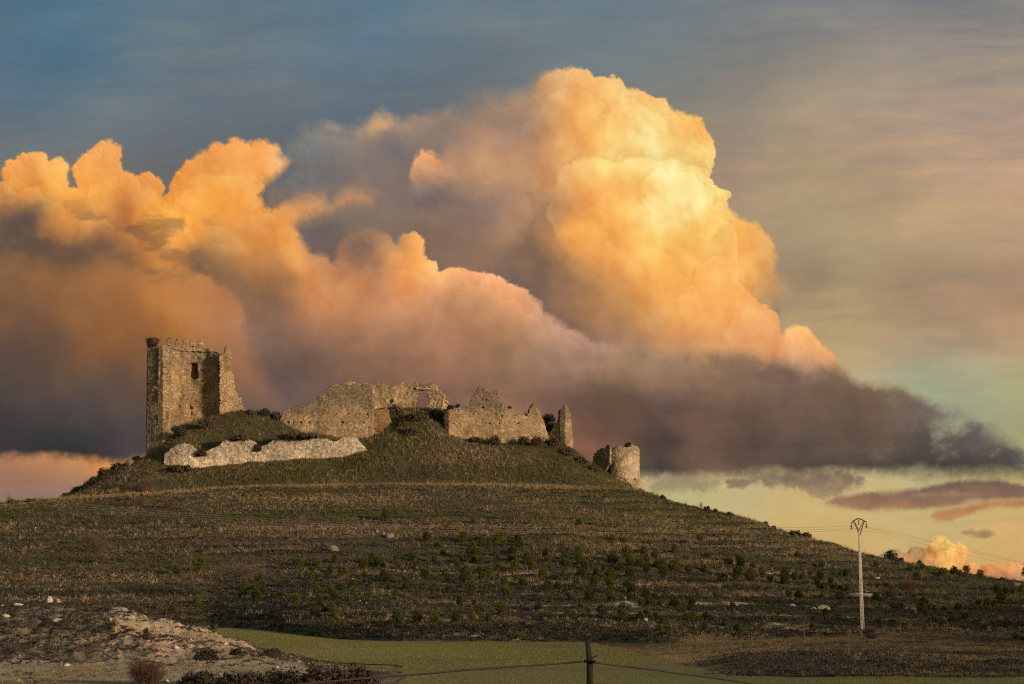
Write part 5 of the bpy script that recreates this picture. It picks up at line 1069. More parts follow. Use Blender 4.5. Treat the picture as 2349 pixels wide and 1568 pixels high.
def pines():
    rng = np.random.RandomState(77)
    L = []
    for (ox, oy, sc, d), end in zip(PINE_TILES, TILE_END):
        for i in range(0, len(d), 3):
            sx = ox + d[i] / sc
            if sx >= end: continue
            L.append((sx * 0.7259, (oy + d[i + 1] / sc) * 0.7259, d[i + 2] / sc * 0.7259))
    L = np.array(L); G = hits(L[:, :2], 200)
    W = L[:, 2] / FOC * G[:, 1] * 1.0
    order = np.argsort(-L[:, 2]); big = order[:290]; rest = order[290:]
    needle = tint_mat('pine_needles', trans=0.15); bark = plain('pine_bark', (0.07, 0.055, 0.045), 0.95)
    tones = [((0.056, 0.068, 0.016), 'dark green'), ((0.100, 0.106, 0.020), 'yellow-green'), ((0.074, 0.086, 0.019), 'mid-green')]
    protos = []
    for i in range(9):
        tint, word = tones[i % 3]; tall = (0.95, 1.12, 1.25)[i // 3]
        r = empty('young_pine', (0, 0, 0), None, 'pine')
        V, C = pine_crown(rng, tall, 330, tint); tri_obj('crown', [(V, C)], needle, parent=r)
        b = Bag().add(stick([(0, 0, -0.12), (0.01, 0, 0.25), (0.0, 0.02, 0.7 * tall)], [0.035, 0.028, 0.008]))
        for a in rng.rand(5) * 6.283:
            h = 0.1 + 0.4 * rng.rand(); b.add(stick([(0, 0, h), (0.16 * math.cos(a), 0.16 * math.sin(a), h + 0.12), (0.27 * math.cos(a), 0.27 * math.sin(a), h + 0.26)], [0.016, 0.011, 0.005]))
        b.obj('trunk', bark, r); protos.append((r, word, tall))
    spots = []
    for i in big:
        px, py, w = L[i]
        q = rng.randint(9)
        colname = ('below the crenellated tower' if px < 560 else 'below the pale outer wall' if px < 800 else 'below the doorway wall' if px < 1015 else 'below the gabled curtain wall' if px < 1270
                   else 'below the round tower' if px < 1480 else 'between round tower and pole' if px < 1720 else 'left of the pole' if px < 1974 else 'right of the pole')
        d_e = np.interp(px, EDGE[:, 0], EDGE[:, 1]) - py
        rows = (40, 68, 96, 126, 156, 190, 230)
        band = int(np.searchsorted(rows, d_e))
        spots.append((i, q, px, py, w, colname, band))
    bands = ['lowest', 'second-lowest', 'third-lowest', 'fourth-lowest', 'fifth-lowest', 'sixth-lowest', 'seventh-lowest', 'topmost']
    cells = {}
    for s in spots: cells.setdefault((s[5], s[6]), []).append(s)
    used = set()
    for (colname, band), ss in cells.items():
        ss.sort(key=lambda s: s[2])
        for j, (i, q, px, py, w, _, _) in enumerate(ss):
            src, word, tall = protos[q]
            size = 'small' if w < 17 else 'medium' if w < 24 else 'large'
            sc = W[i]
            loc = (G[i, 0], G[i, 1], G[i, 2] - 0.04)
            if q not in used:
                used.add(q); o = src; o.location = loc; o.rotation_euler = (0, 0, rng.rand() * 6.28); o.scale = (sc, sc, sc * 0.97)
            else: o = copy_thing(src, loc, rng.rand() * 6.28, (sc * (0.9 + 0.2 * rng.rand()), sc * (0.9 + 0.2 * rng.rand()), sc * (0.88 + 0.2 * rng.rand())))
            where = '' if len(ss) == 1 else ORD[min(j, 14)] + ' in '
            o['label'] = '%s %s pine, %s%s row %s' % (size, word, where, bands[band], colname)
            o['category'] = 'pine'; o['group'] = 'young pines on the hillside'
    for i, (src, word, tall) in enumerate(protos):
        if i not in used:
            for ch in list(src.children): bpy.data.objects.remove(ch)
            bpy.data.objects.remove(src)
    parts = []
    for i in rest:
        V, C = pine_crown(rng, 1.0, 90, (0.075, 0.086, 0.020)); a = rng.rand() * 6.28
        R = np.array([[math.cos(a), -math.sin(a), 0], [math.sin(a), math.cos(a), 0], [0, 0, 1]])
        parts.append((V @ R.T * W[i] + G[i], C))
    if parts: tri_obj('pine_seedlings', parts, needle, 'tiny pine seedlings scattered between the larger pines', 'seedlings', 'stuff')

# ---------------------------------------------------------------- single shrubs, saplings, boulders
def leafy(name, px, py, w, h, Y, label, tint, rng, mat, bark, dens=900, size=0.045, y0=200.0, lobes=9):
    """a rounded leafy bush with stems, foot at (px, py), w x h chart units"""
    if Y is None:
        x, y, z = hits([(px, py)], y0)[0]
    else:
        x, y = at(px, py, Y)[:2]; z = at(px, py, Y)[2]
    k = y / FOC; W = w * k; H = h * k
    r = empty(name, (x, y, z - 0.05), label, 'shrub')
    V, C = [], []
    for q in range(lobes):
        a = rng.rand() * 6.283; o = 0.30 * W * math.sqrt(rng.rand())
        c = np.array([x + o * math.cos(a), y + o * 0.8 * math.sin(a), z - 0.1 * H]); rr = W * (0.20 + 0.10 * rng.rand()); hh = H * (0.65 + 0.42 * rng.rand())
        Vq, Cq = dome_tris(c[None], rr, hh, dens // lobes, size * max(W, H) ** 0.5 * 1.6, np.array([tint]), rng); V.append(Vq); C.append(Cq)
    tri_obj('foliage', [(np.concatenate(V), np.concatenate(C))], mat, parent=r)
    b = Bag()
    for q in range(6):
        a = rng.rand() * 6.283; d = np.array([math.cos(a), math.sin(a), 0]) * W * 0.3
        b.add(stick([np.array([x, y, z - 0.15]), np.array([x, y, z]) + d * 0.4 + np.array([0, 0, 0.35 * H]), np.array([x, y, z]) + d + np.array([0, 0, 0.8 * H])], [0.03, 0.02, 0.008]))
    b.obj('stems', bark, r)
    return r

def bare(name, px, py, w, h, Y, label, col, rng, mat, stems=60, y0=200.0, cat='shrub', thick=0.012):
    """a leafless twiggy shrub"""
    x, y, z = hits([(px, py)], y0)[0] if Y is None else at(px, py, Y)
    k = y / FOC; W = w * k; H = h * k
    b = Bag()
    for q in range(stems):
        a = rng.rand() * 6.283; s = rng.rand() ** 0.6; d = np.array([math.cos(a), math.sin(a), 0]) * W * 0.5 * s; hh = H * (0.42 + 0.58 * rng.rand()) * (1 - 0.30 * s * s)
        p0 = np.array([x, y, z - 0.1]) + 0.12 * d; p1 = np.array([x, y, z]) + 0.55 * d + np.array([0, 0, 0.5 * hh]) + 0.04 * W * rng.randn(3); p2 = np.array([x, y, z]) + d + np.array([0, 0, hh])
        b.add(stick([p0, p1, p2], [thick * 1.6, thick, thick * 0.5], 3))
        for t in range(7):
            f = 0.35 + 0.6 * rng.rand(); p = p1 + (p2 - p1) * (f - 0.35) / 0.65; e = rng.randn(3) * np.array([1, 1, 0.7]) * 0.13 * W + np.array([0, 0, 0.10 * H])
            b.add(stick([p, p + e * 0.6, p + e], [thick * 0.7, thick * 0.5, thick * 0.3], 3))
    o = b.obj(name, mat); tag(centre(o), label, cat)
    return o

def sapling(px, py, h, label, rng, mat, y0=108.0):
    x, y, z = hits([(px, py)], y0)[0]; H = h * y / FOC
    r = empty('bare_sapling', (x, y, z - 0.05), label, 'tree')
    p = np.array([x, y, z - 0.1]); P = [p, p + [0.03 * H, 0, 0.45 * H], p + [0.01 * H, 0, 0.9 * H]]
    Bag().add(stick(P, [0.05, 0.038, 0.012])).obj('trunk', mat, r)
    b = Bag()
    for q in range(22):
        f = 0.42 + 0.55 * rng.rand(); s = p + np.array([0.02 * H, 0, f * H]); a = rng.rand() * 6.283; l = H * (0.30 - 0.18 * f) * (0.6 + 0.6 * rng.rand())
        e = s + np.array([math.cos(a) * l, math.sin(a) * l, 0.9 * l]); b.add(stick([s, (s + e) / 2 + 0.02 * rng.randn(3), e], [0.014, 0.010, 0.005], 4))
        for t in range(3):
            m_ = s + (e - s) * (0.4 + 0.5 * rng.rand()); b.add(stick([m_, m_ + 0.4 * l * (rng.randn(3) * 0.5 + np.array([0, 0, 0.5]))], [0.008, 0.004], 3))
    b.obj('crown', mat, r)

def boulder(px, py, w, h, label, rng, mat, Y=None, y0=108.0, sharp=0.25):
    x, y, z = hits([(px, py)], y0)[0] if Y is None else at(px, py, Y)
    k = y / FOC; W, H = w * k, h * k
    n = 14; th = np.linspace(0, math.pi, n); ph = np.linspace(0, 2 * math.pi, 2 * n, endpoint=False)
    T, P = np.meshgrid(th, ph, indexing='ij'); D = np.stack([np.sin(T) * np.cos(P), np.sin(T) * np.sin(P), np.cos(T)], -1)
    s = rng.rand() * 90
    rr = 1 + sharp * (fbm(D[..., 0] * 1.4 + s + D[..., 2], D[..., 1] * 1.4 + 1.7 * D[..., 2] + s, 1.0, 4, 701) * 1.6)
    for q in range(7):                                  # flat broken faces
        nn = rng.randn(3); nn /= np.linalg.norm(nn); rr = np.minimum(rr, (0.72 + 0.2 * rng.rand()) / np.maximum((D @ nn), 0.15))
    V = D * rr[..., None] * np.array([W / 2, W * 0.4, H * 0.62]) + np.array([x, y, z + H * 0.36])
    i = np.arange(n * 2 * n).reshape(n, 2 * n); j = np.roll(i, -1, 1)
    F = np.stack([i[:-1], i[1:], j[1:], j[:-1]], -1).reshape(-1, 4)
    tag(centre(mesh_obj('boulder', V.reshape(-1, 3), F, mat)), label, 'boulder')

def undergrowth():
    rng = np.random.RandomState(19)
    lm = tint_mat('bush_leaves'); bark = plain('bush_wood', (0.06, 0.048, 0.040), 0.95)
    DK, BR, GR, RD = (0.040, 0.038, 0.028), (0.060, 0.047, 0.038), (0.046, 0.056, 0.020), (0.062, 0.042, 0.036)
    K = [  # px, foot, width, height, distance, tint, label
     (215,1108,26,18,None,DK,'dark bush on the left skyline of the castle mound, farthest left of three'),
     (238,1086,30,16,None,DK,'dark bush on the left skyline, middle of three below the tower'),
     (268,1074,36,17,None,BR,'brown bush on the left skyline, nearest to the grey outcrop'),
     (176,1126,22,14,None,BR,'low brown bush low on the left edge of the castle mound'),
     (150,1140,20,12,None,DK,'small dark bush where the mound meets the left hillside'),
     (313,1054,34,12,None,DK,'dark bush right beside the foot of the tall tower'),
     (575,948,24,12,None,BR,'low brown bush on the mound just right of the split pier'),
     (610,952,36,16,None,DK,'dark bush on the mound crest midway to the curtain wall'),
     (634,962,28,20,None,DK,'dark bush against the left end of the big curtain wall'),
     (470,975,30,16,436.5,BR,'brown bush at the foot of the tower wall'),
     (415,996,34,18,436.0,DK,'dark ivy-like bush in the corner beside the tower turret'),
     (462,1043,28,18,430.7,DK,'dark bush hanging into the left notch of the pale wall'),
     (592,1032,18,16,430.7,DK,'dark bush hanging into the right notch of the pale wall'),
     (545,1007,70,10,431.4,BR,'brown scrubby fringe bush on top of the pale wall between its notches'),
     (690,1003,110,9,431.2,DK,'long low dark fringe bush on the pale wall before the curtain wall'),
     (900,948,46,26,None,BR,'grey-brown bush under the doorway-pierced wall'),
     (955,962,60,22,None,BR,'wide grey-brown bush right below the doorway opening'),
     (1002,962,44,30,None,DK,'dark bush against the left end of the gabled curtain wall'),
     (920,976,34,18,None,BR,'brown bush on the green mound, left one of two'),
     (948,995,44,20,None,BR,'brown bush on the green mound, right and lower one of two'),
     (1034,936,20,10,437.4,DK,'small dark bush on the left top of the gabled wall'),
     (1050,934,14,9,437.5,DK,'tiny bush on the wall top left of the gable'),
     (1168,938,12,9,437.6,DK,'tiny bush on the wall top right of the gable'),
     (1095,1010,40,10,435.5,BR,'low brown bush at the foot of the gabled wall, left'),
     (1133,1016,38,22,435.2,RD,'rounded reddish-brown bush in front of the gabled wall'),
     (1202,1014,30,18,435.6,RD,'reddish-brown bush at the gabled wall foot, left of two'),
     (1231,1016,30,20,435.6,RD,'reddish-brown bush at the gabled wall foot, right of two'),
     (1258,964,40,20,444.5,DK,'dark green bush in the gap beside the turret stub, upper'),
     (1264,990,34,26,443.0,DK,'dark green bush in the gap beside the turret stub, lower'),
     (1268,1020,34,22,437.5,RD,'brown bush in front of the turret stub'),
     (1300,1044,36,20,None,BR,'brown bush on the right skyline just below the turret stub'),
     (1330,1060,38,18,None,RD,'brown bush on the right skyline midway between turret and round tower'),
     (1357,1078,34,18,None,BR,'brown bush on the skyline touching the round tower'),
     (1401,1108,24,24,441.0,RD,'brown bush below the dark niche of the round tower'),
     (1378,1092,30,18,441.5,BR,'brown bush left of the round tower niche'),
     (1436,1120,26,16,442.0,BR,'brown bush at the round tower plinth'),
     (1466,1134,30,16,440.0,BR,'brown bush where the round tower plinth meets the slope'),
     (1520,1146,16,12,None,DK,'small dark bush on the skyline right of the round tower'),
     (1622,1172,18,12,None,DK,'dark bush on the right skyline above the pines, left of three'),
     (1642,1176,14,9,None,BR,'small bush on the right skyline above the pines, middle of three'),
     (1676,1184,26,12,None,DK,'wide dark bush on the right skyline above the pines, right of three'),
     (1756,1206,20,12,None,DK,'dark bush on the skyline where the wires cross it'),
     (1775,1215,12,9,None,DK,'tiny bush on the skyline just under the wires'),
     (1822,1232,34,13,None,BR,'brown bush on the skyline between wires and pole'),
     (1848,1238,28,9,None,BR,'flat brown bush on the skyline left of the pole'),
     (2000,1278,10,9,None,DK,'tiny dark bush on the skyline right of the pole'),
     (2044,1288,36,27,None,(0.030,0.042,0.016),'big rounded dark evergreen bush on the right skyline by the small cloud'),
     (2068,1292,18,14,None,GR,'small green bush tucked right of the big rounded evergreen'),
     (2256,1328,12,7,None,BR,'tiny brown bush on the far right skyline'),
     (2300,1334,14,10,None,BR,'thin brown bush on the skyline at far right'),
     (30,1158,40,14,None,BR,'brown bush at the far left on the hill skyline'),
     (70,1156,30,14,None,DK,'dark bush on the left hill skyline, right of the leafless tree'),
     (105,1154,24,10,None,BR,'low brown bush on the left hill skyline nearest the mound'),
     (415,1078,70,14,429.5,BR,'dark brown bush along the lower left foot of the pale wall'),
     (2360,1318,34,26,380.0,DK,'dark bush at the right edge of the view'),
     (475,1510,60,28,128.0,DK,'dark bush at the right foot of the sandy outcrop'),
     (625,1502,44,20,148.0,BR,'brown bush at the tip of the sandy outcrop'),
     (492,1440,18,12,150.0,GR,'small green bush on the crest of the sandy outcrop'),
     (335,1462,14,26,141.0,BR,'upright brown bush in the middle of the sandy outcrop'),
     (540,1500,30,16,137.0,DK,'dark bush low on the face of the sandy outcrop'),
     (450,1572,112,40,112.0,DK,'dark bush in the foreground row, next to the big bare one'),
     (548,1572,122,42,112.0,BR,'brown bush in the foreground row, second from the bare one'),
     (642,1571,124,48,112.0,DK,'dark bush in the foreground row, third from the bare one'),
     (738,1570,124,52,112.0,RD,'brown bush in the foreground row, second from its right end'),
     (826,1570,112,56,112.0,RD,'tall brown bush at the right end of the foreground row'),
     (1440,1022,16,10,446.6,DK,'dark bush growing on the round tower rim'),
     (1395,1026,9,8,447.6,DK,'tiny bush on the left rim of the round tower')]
    for px, py, w, h, Y, tint, label in K:
        near = Y is not None and Y < 200
        leafy('shrub', px, py, w, h, Y, label, tint, rng, lm, bark, 1500 if near else 700, 0.05 if near else 0.10, 200.0, 10)
    rd = plain('red_twigs', (0.105, 0.062, 0.050), 0.9); gy = plain('grey_twigs', (0.12, 0.095, 0.08), 0.9)
    for a in ((332,1130,44,44,None,'leafless reddish shrub on the mound left of the pale wall'), (228,1275,52,50,None,'large leafless dark reddish shrub alone on the left slope'),
              (232,1298,28,22,None,'small leafless reddish shrub just below the large one on the left slope'), (205,1205,26,18,None,'leafless shrub high on the left slope under the tower'),
              (320,1165,34,24,None,'leafless reddish shrub below the terrace, left of two'), (390,1168,34,26,None,'leafless reddish shrub below the terrace, right of two'), 
              (2084,1358,44,34,None,'leafless brown shrub on the right slope above the greener pines'), (2044,1378,50,28,None,'wide leafless reddish shrub on the slope right of the pole'),
              (1992,1460,40,26,None,'leafless reddish shrub beside the foot of the power pole'), (2000,1468,30,16,None,'low leafless shrub in front of the pole foot')):
        bare('bare_shrub', *a[:5], a[5], None, rng, rd, 70, thick=0.016)
    bare('bare_shrub', 336, 1578, 96, 74, 112.0, 'large leafless reddish shrub in the left foreground', None, rng, rd, 190, thick=0.009)
    bare('bare_tree', 22, 1158, 16, 28, None, 'small leafless tree on the left hill skyline', None, rng, gy, 22, cat='tree', thick=0.02)
    bare('bare_tree', 1608, 1170, 10, 24, None, 'thin leafless tree on the skyline right of the round tower', None, rng, gy, 14, cat='tree', thick=0.018)
    bare('bare_shrub', 545, 1320, 130, 26, 300.0, 'wide patch of pale grey leafless shrub on the left slope', None, rng, gy, 200, thick=0.010)
    sapling(1844, 1482, 72, 'leafless young tree with a thin trunk left of the power pole', rng, gy)
    sapling(1946, 1502, 58, 'slender leafless young tree right in front of the power pole', rng, gy)
    lime = stone_mat('boulder_stone', (0.62, 0.55, 0.45), (0.40, 0.35, 0.29), (0.22, 0.18, 0.14), 1.4, 1.0, 1.0, 1.0, stain_amt=0.3, lichen_amt=0.2, seed=21, bump=0.4)
    bm = Mat('limestone_boulder'); p = bm.pos(); n = bm.noise(3.5, p, 6, 0.65); bm.base(bm.mix(n, (0.20, 0.175, 0.14), (0.56, 0.51, 0.44))); bm.bump(n, 0.8, 0.1)
    gm = Mat('grey_boulder'); p = gm.pos(); n = gm.noise(2.5, p, 6, 0.7); gm.base(gm.mix(n, (0.06, 0.055, 0.048), (0.22, 0.195, 0.165))); gm.bump(n, 0.8, 0.12)
    for a, m in (((113,1386,17,19,'upright white boulder on the crest of the left foreground outcrop'), bm.m), ((133,1388,11,12,'small cream boulder just right of the upright white one'), bm.m),
                 ((40,1388,26,6,'flat pale boulder left of the upright white one'), bm.m), ((130,1424,30,8,'flat white boulder in the scrub of the left outcrop'), bm.m), ((12,1420,22,8,'pale boulder at the far left edge of the outcrop'), bm.m),
                 ((894,1236,22,14,'grey-white boulder on the upper slope, largest of three'), gm.m), ((880,1229,9,9,'small grey boulder on the upper slope, middle of three'), gm.m), ((864,1226,10,11,'small grey boulder on the upper slope, left of three'), gm.m),
                 ((765,1268,30,15,'dark weathered boulder half sunk in the slope below the pale wall'), gm.m), ((1889,1404,32,14,'long whitish boulder on the slope left of the power pole'), bm.m), ((1868,1405,13,11,'white boulder touching the left end of the long whitish one'), bm.m),
                 ((1817,1392,20,8,'flat tan boulder left of the power pole'), bm.m), ((1951,1384,10,6,'small tan boulder just left of the pole among pines'), bm.m), ((1482,1434,12,8,'tan boulder low on the slope between pines'), bm.m),
                 ((2010,1333,16,5,'flat pale boulder under pines on the right slope'), bm.m), ((2330,1346,26,9,'low grey rock at the right edge below the skyline bush'), gm.m), ((1436,1384,12,7,'orange-tinted boulder pair on the lower middle slope'), bm.m),
                 ((297,1070,18,17,'grey-green rock jutting from the left edge of the castle mound'), gm.m)):
        boulder(*a, rng, m)

def nest():
    rng = np.random.RandomState(3); c = at(349.5, 790, 439.3); k = 439.3 / FOC
    b = Bag()
    for q in range(520):
        a = rng.rand() * 6.283; r = 13.5 * k * (0.55 + 0.5 * rng.rand()); h = 15 * k * rng.rand(); r *= 0.72 + 0.38 * h / (15 * k)
        p = c + np.array([r * math.cos(a), r * math.sin(a), h - 0.1]); d = np.array([-math.sin(a), math.cos(a), 0.25 * rng.randn()]) + 0.5 * rng.randn(3); d *= 0.55 * (0.5 + rng.rand()) / np.linalg.norm(d)
        b.add(stick([p - d, p, p + d + 0.05 * rng.randn(3)], [0.015, 0.022, 0.010], 3))
    a = np.linspace(0, 6.283, 17)[:-1]
    V = np.array([c + np.array([r * k * math.cos(t), r * k * math.sin(t), z * k]) for r, z in ((8, -1), (11, 5), (12.5, 12), (9, 13), (2, 10)) for t in a]); i = np.arange(80).reshape(5, 16); j = np.roll(i, -1, 1)
    b.add((V, np.stack([i[:-1], j[:-1], j[1:], i[1:]], -1).reshape(-1, 4)))
    tag(centre(b.obj('stork_nest', plain('nest_twigs', (0.055, 0.040, 0.034), 0.95))), 'big dark stick nest on top of the tower turret', 'nest')

# ---------------------------------------------------------------- power pole, wires, fence
def power():
    base = hits([(1979, 1457)], 200)[0]; Y = base[1]; k = Y / FOC
    def P(px, py, dy=0.0): return at(px, py, Y) + np.array([0, dy, 0])
    r = empty('power_pole', base, 'tall slotted concrete power pole with a kite-shaped steel head and three insulators', 'power pole')
    con = Mat('pole_concrete'); p = con.pos(); n = con.noise(7, p, 5, 0.7); con.base(con.mix(n, (0.40, 0.39, 0.37), (0.60, 0.585, 0.55))); con.bump(n, 0.3, 0.02)
    steel = plain('weathered_steel', (0.10, 0.072, 0.055), 0.7, 0.3)
    # I-section shaft: two flanges and a web left open by slots
    b = Bag(); top, bot = P(1970.6, 1217), P(1979, 1457) + np.array([0, 0, -0.6])
    N = 20; off = np.linspace(0, 1, N + 1); wd = np.linspace(0.40, 0.20, N + 1); dp = np.linspace(0.30, 0.17, N + 1)
    def seg(f0, f1, x0, x1, d0, d1):
        c0 = bot + (top - bot) * f0; c1 = bot + (top - bot) * f1; w0 = 0.40 - 0.20 * f0; w1 = 0.40 - 0.20 * f1
        q = []
        for c, w in ((c0, w0), (c1, w1)):
            dd = 0.75 * w
            q += [c + [x0 * w, d0 * dd, 0], c + [x1 * w, d0 * dd, 0], c + [x1 * w, d1 * dd, 0], c + [x0 * w, d1 * dd, 0]]
        b.add((np.array(q), np.array([[0,3,2,1],[4,5,6,7],[0,1,5,4],[1,2,6,5],[2,3,7,6],[3,0,4,7]])))
    seg(0, 1, 0.16, 0.5, -0.5, 0.5); seg(0, 1, -0.5, -0.34, -0.5, 0.5)
    for i in range(N):
        f = i / N
        seg(f, f + 0.011, -0.345, 0.165, -0.44, 0.44)
        seg(f + 0.011, f + (0.94 if i < 14 else 1.0) / N, -0.345, 0.165, -0.47, 0.47)
    b.obj('shaft', con.m, r)
    def bar(ps, rad, name, parent=r, sides=4):
        bb = Bag()
        for a, c in zip(ps[:-1], ps[1:]): bb.add(stick([a, c], [rad, rad], sides))
        return bb.obj(name, steel, parent)
    bar([P(1968.5, 1222), P(1967.5, 1216), P(1957, 1193)], 0.045, 'brace'); bar([P(1974, 1228), P(1975, 1218), P(1982.5, 1195)], 0.05, 'brace')
    bar([P(1969.5, 1217), P(1972.5, 1212), P(1980, 1195)], 0.035, 'brace'); bar([P(1971, 1216), P(1961, 1198)], 0.03, 'brace')
    bar([P(1952.5, 1200.5), P(1959, 1194), P(1966.5, 1189.6), P(1973.5, 1189.6), P(1981, 1193.5), P(1987.8, 1197.5)], 0.055, 'crossarm')
    gl = plain('insulator_glass', (0.035, 0.045, 0.040), 0.35, spec=0.5)
    ends = []
    for px, py in ((1953, 1200.5), (1969.8, 1190), (1987.3, 1197.5)):
        t = P(px, py); L = 13.5 * k
        o = Bag().add(stick([t, t - [0, 0, L]], [0.022, 0.022], 6)).obj('insulator', steel, r)
        g = Bag()
        for q in range(4):
            z = t[2] - L * (0.32 + 0.19 * q)
            g.add(stick([(t[0], t[1], z + 0.05), (t[0], t[1], z), (t[0], t[1], z - 0.02)], [0.03, 0.135, 0.06], 10))
        d = mesh_obj('disc', np.concatenate(g.V), np.concatenate(g.F), gl); d.parent = o
        d.matrix_parent_inverse = o.matrix_world.inverted()
        me = d.data; a = np.empty(len(me.vertices) * 3, np.float32); me.vertices.foreach_get('co', a); me.vertices.foreach_set('co', (a.reshape(-1, 3) - np.array(base, np.float32)).ravel()); me.update()
        d.matrix_parent_inverse.identity()
        ends.append(t - [0, 0, L])
    wire = plain('wire_alloy', (0.24, 0.205, 0.16), 0.6, 0.2)
    lx = np.array([-700, -300, 0, 119, 595, 900, 1234, 1500, 1780, 1960.0]); ly = np.array([1040, 1098, 1137, 1148, 1189, 1202, 1209.5, 1211.5, 1210, 1208.0])
    cf = np.polyfit(lx / 1000, ly, 4)
    rx = np.array([1975.0, 2160, 2349, 2700, 3100]); 
    for (e, dl, rys, nm) in ((ends[0], 10.0, (1213.5, 1256, 1304, 1398, 1512), 'lowest of three power wires, ending on the left insulator'), (ends[1], 0.0, (1205, 1245, 1289, 1377, 1482), 'topmost power wire left of the pole, from the middle insulator'), (ends[2], 5.0, (1209, 1248.5, 1293, 1381, 1487), 'power wire held by the right insulator of the pole')):
        pts = []
        for px in np.linspace(-700, 1900, 70):
            pts.append(at(px, np.polyval(cf, px / 1000) + dl, Y + (1950 - px) * 0.006))
        pts.append(np.array(e))
        cr = np.polyfit(rx / 1000, np.array(rys), 2); ex = proj(*e)[0]
        for px in np.linspace(2010, 3100, 34): pts.append(at(px, np.polyval(cr, px / 1000), Y + (px - 1970) * 0.16))
        V, F = stick(pts, np.full(len(pts), 0.0105), 5)
        tag(centre(mesh_obj('power_wire', V, F, wire, smooth=True)), nm, 'wire', 'wires on the power pole')

def fence():
    Y = 45.0; k = Y / FOC; rng = np.random.RandomState(9)
    wood = Mat('weathered_post'); p = wood.pos(); mp = wood.n('ShaderNodeMapping'); mp.inputs['Scale'].default_value = (28, 28, 2.2); wood.l(p, mp.inputs[0])
    n = wood.noise(1.0, mp.outputs[0], 6, 0.7, 0.6); n2 = wood.noise(5.0, p, 4)
    c = wood.mix(n, (0.014, 0.012, 0.010), (0.095, 0.078, 0.062)); c = wood.mix(wood.ramp(n2, [(0.55, 0.0), (0.75, 0.8)]), c, (0.05, 0.042, 0.035)); wood.base(c); wood.bump(n, 0.9, 0.012)
    foot = at(1353.5, 1568, Y); gz = float(ground_z(np.array([foot[0]]), np.array([Y]))[0])
    r = empty('fence_post', (foot[0], Y, gz), 'old weathered wooden fence post with a pointed top in the foreground', 'post')
    zs = np.linspace(gz - 0.3, at(1352, 1471, Y)[2], 34); a = np.linspace(0, 6.2832, 15)[:-1]
    V = []
    for i, z in enumerate(zs):
        f = (z - foot[2]) / max(1e-6, zs[-1] - foot[2]); cx = foot[0] + (-1.6 * np.clip(f, -2, 1)) * k
        rad = 7.2 * k * (1 + 0.07 * np.sin(3 * a + 1.1 * z * 6) + 0.05 * gnoise(a * 2, np.full_like(a, z * 9), 801)); 
        if i > 28: rad = rad * (1 - 0.055 * (i - 28))
        V.append(np.c_[cx + np.cos(a) * rad + (0.0 if i < 29 else -0.006 * (i - 28)), Y + np.sin(a) * rad, np.full_like(a, z) + (0 if i < 30 else 0.012 * (i - 29) * np.cos(a + 2.2))])
    V = np.concatenate(V); i = np.arange(len(V)).reshape(len(zs), 14); j = np.roll(i, -1, 1)
    F = np.stack([i[:-1], j[:-1], j[1:], i[1:]], -1).reshape(-1, 4)
    tip = np.array([[foot[0] - 0.03 - 1.6 * k, Y, zs[-1] + 0.03]]); V2 = np.concatenate([V, tip]); T = np.stack([i[-1], j[-1], np.full(14, len(V))], -1)
    mesh_obj('log', V2, [F, T], wood.m, r, smooth=True)
    rub = plain('black_rubber', (0.012, 0.012, 0.013), 0.6)
    Bag().add(stick([at(1366, 1518, Y - 0.09), at(1344, 1516, Y - 0.10), at(1341, 1516.5, Y - 0.07)], [0.028, 0.030, 0.026], 8)).obj('clamp', rub, r)
    Bag().add(stick([at(1358, 1508, Y - 0.07), at(1366, 1505, Y - 0.09), at(1371, 1503, Y - 0.08)], [0.010, 0.010, 0.008], 6)).obj('nail', rub, r)
    cab = plain('grey_cable', (0.12, 0.108, 0.085), 0.55)
    def run(pts, label):
        P = [at(px, py, Y + d) for px, py, d in pts]
        t = np.linspace(0, 1, len(P)); tt = np.linspace(0, 1, 60); Q = np.stack([np.interp(tt, t, np.array(P)[:, q]) for q in range(3)], -1)
        for _ in range(6): Q[1:-1] = (Q[:-2] + 2 * Q[1:-1] + Q[2:]) / 4
        V, F = stick(Q, np.full(60, 0.019), 8)
        tag(centre(mesh_obj('cable', V, F, cab, smooth=True)), label, 'cable', 'cables on the fence post')
    run([(1342, 1516, -0.08), (1280, 1522, 0), (1200, 1527, 0.0), (1080, 1535, 0), (980, 1545, 0), (914, 1549, 0), (800, 1559, 0), (690, 1569, 0), (560, 1584, 0), (420, 1602, 0), (260, 1624, 0)], 'thick grey cable running left from the foreground post')
    run([(1364, 1519, -0.08), (1420, 1526, 0), (1480, 1533, 0), (1560, 1544, 0), (1650, 1556, 0), (1735, 1569, 0), (1840, 1588, 0), (1960, 1610, 0), (2080, 1634, 0)], 'thick grey cable running right from the foreground post')
# ---------------------------------------------------------------- sky and light

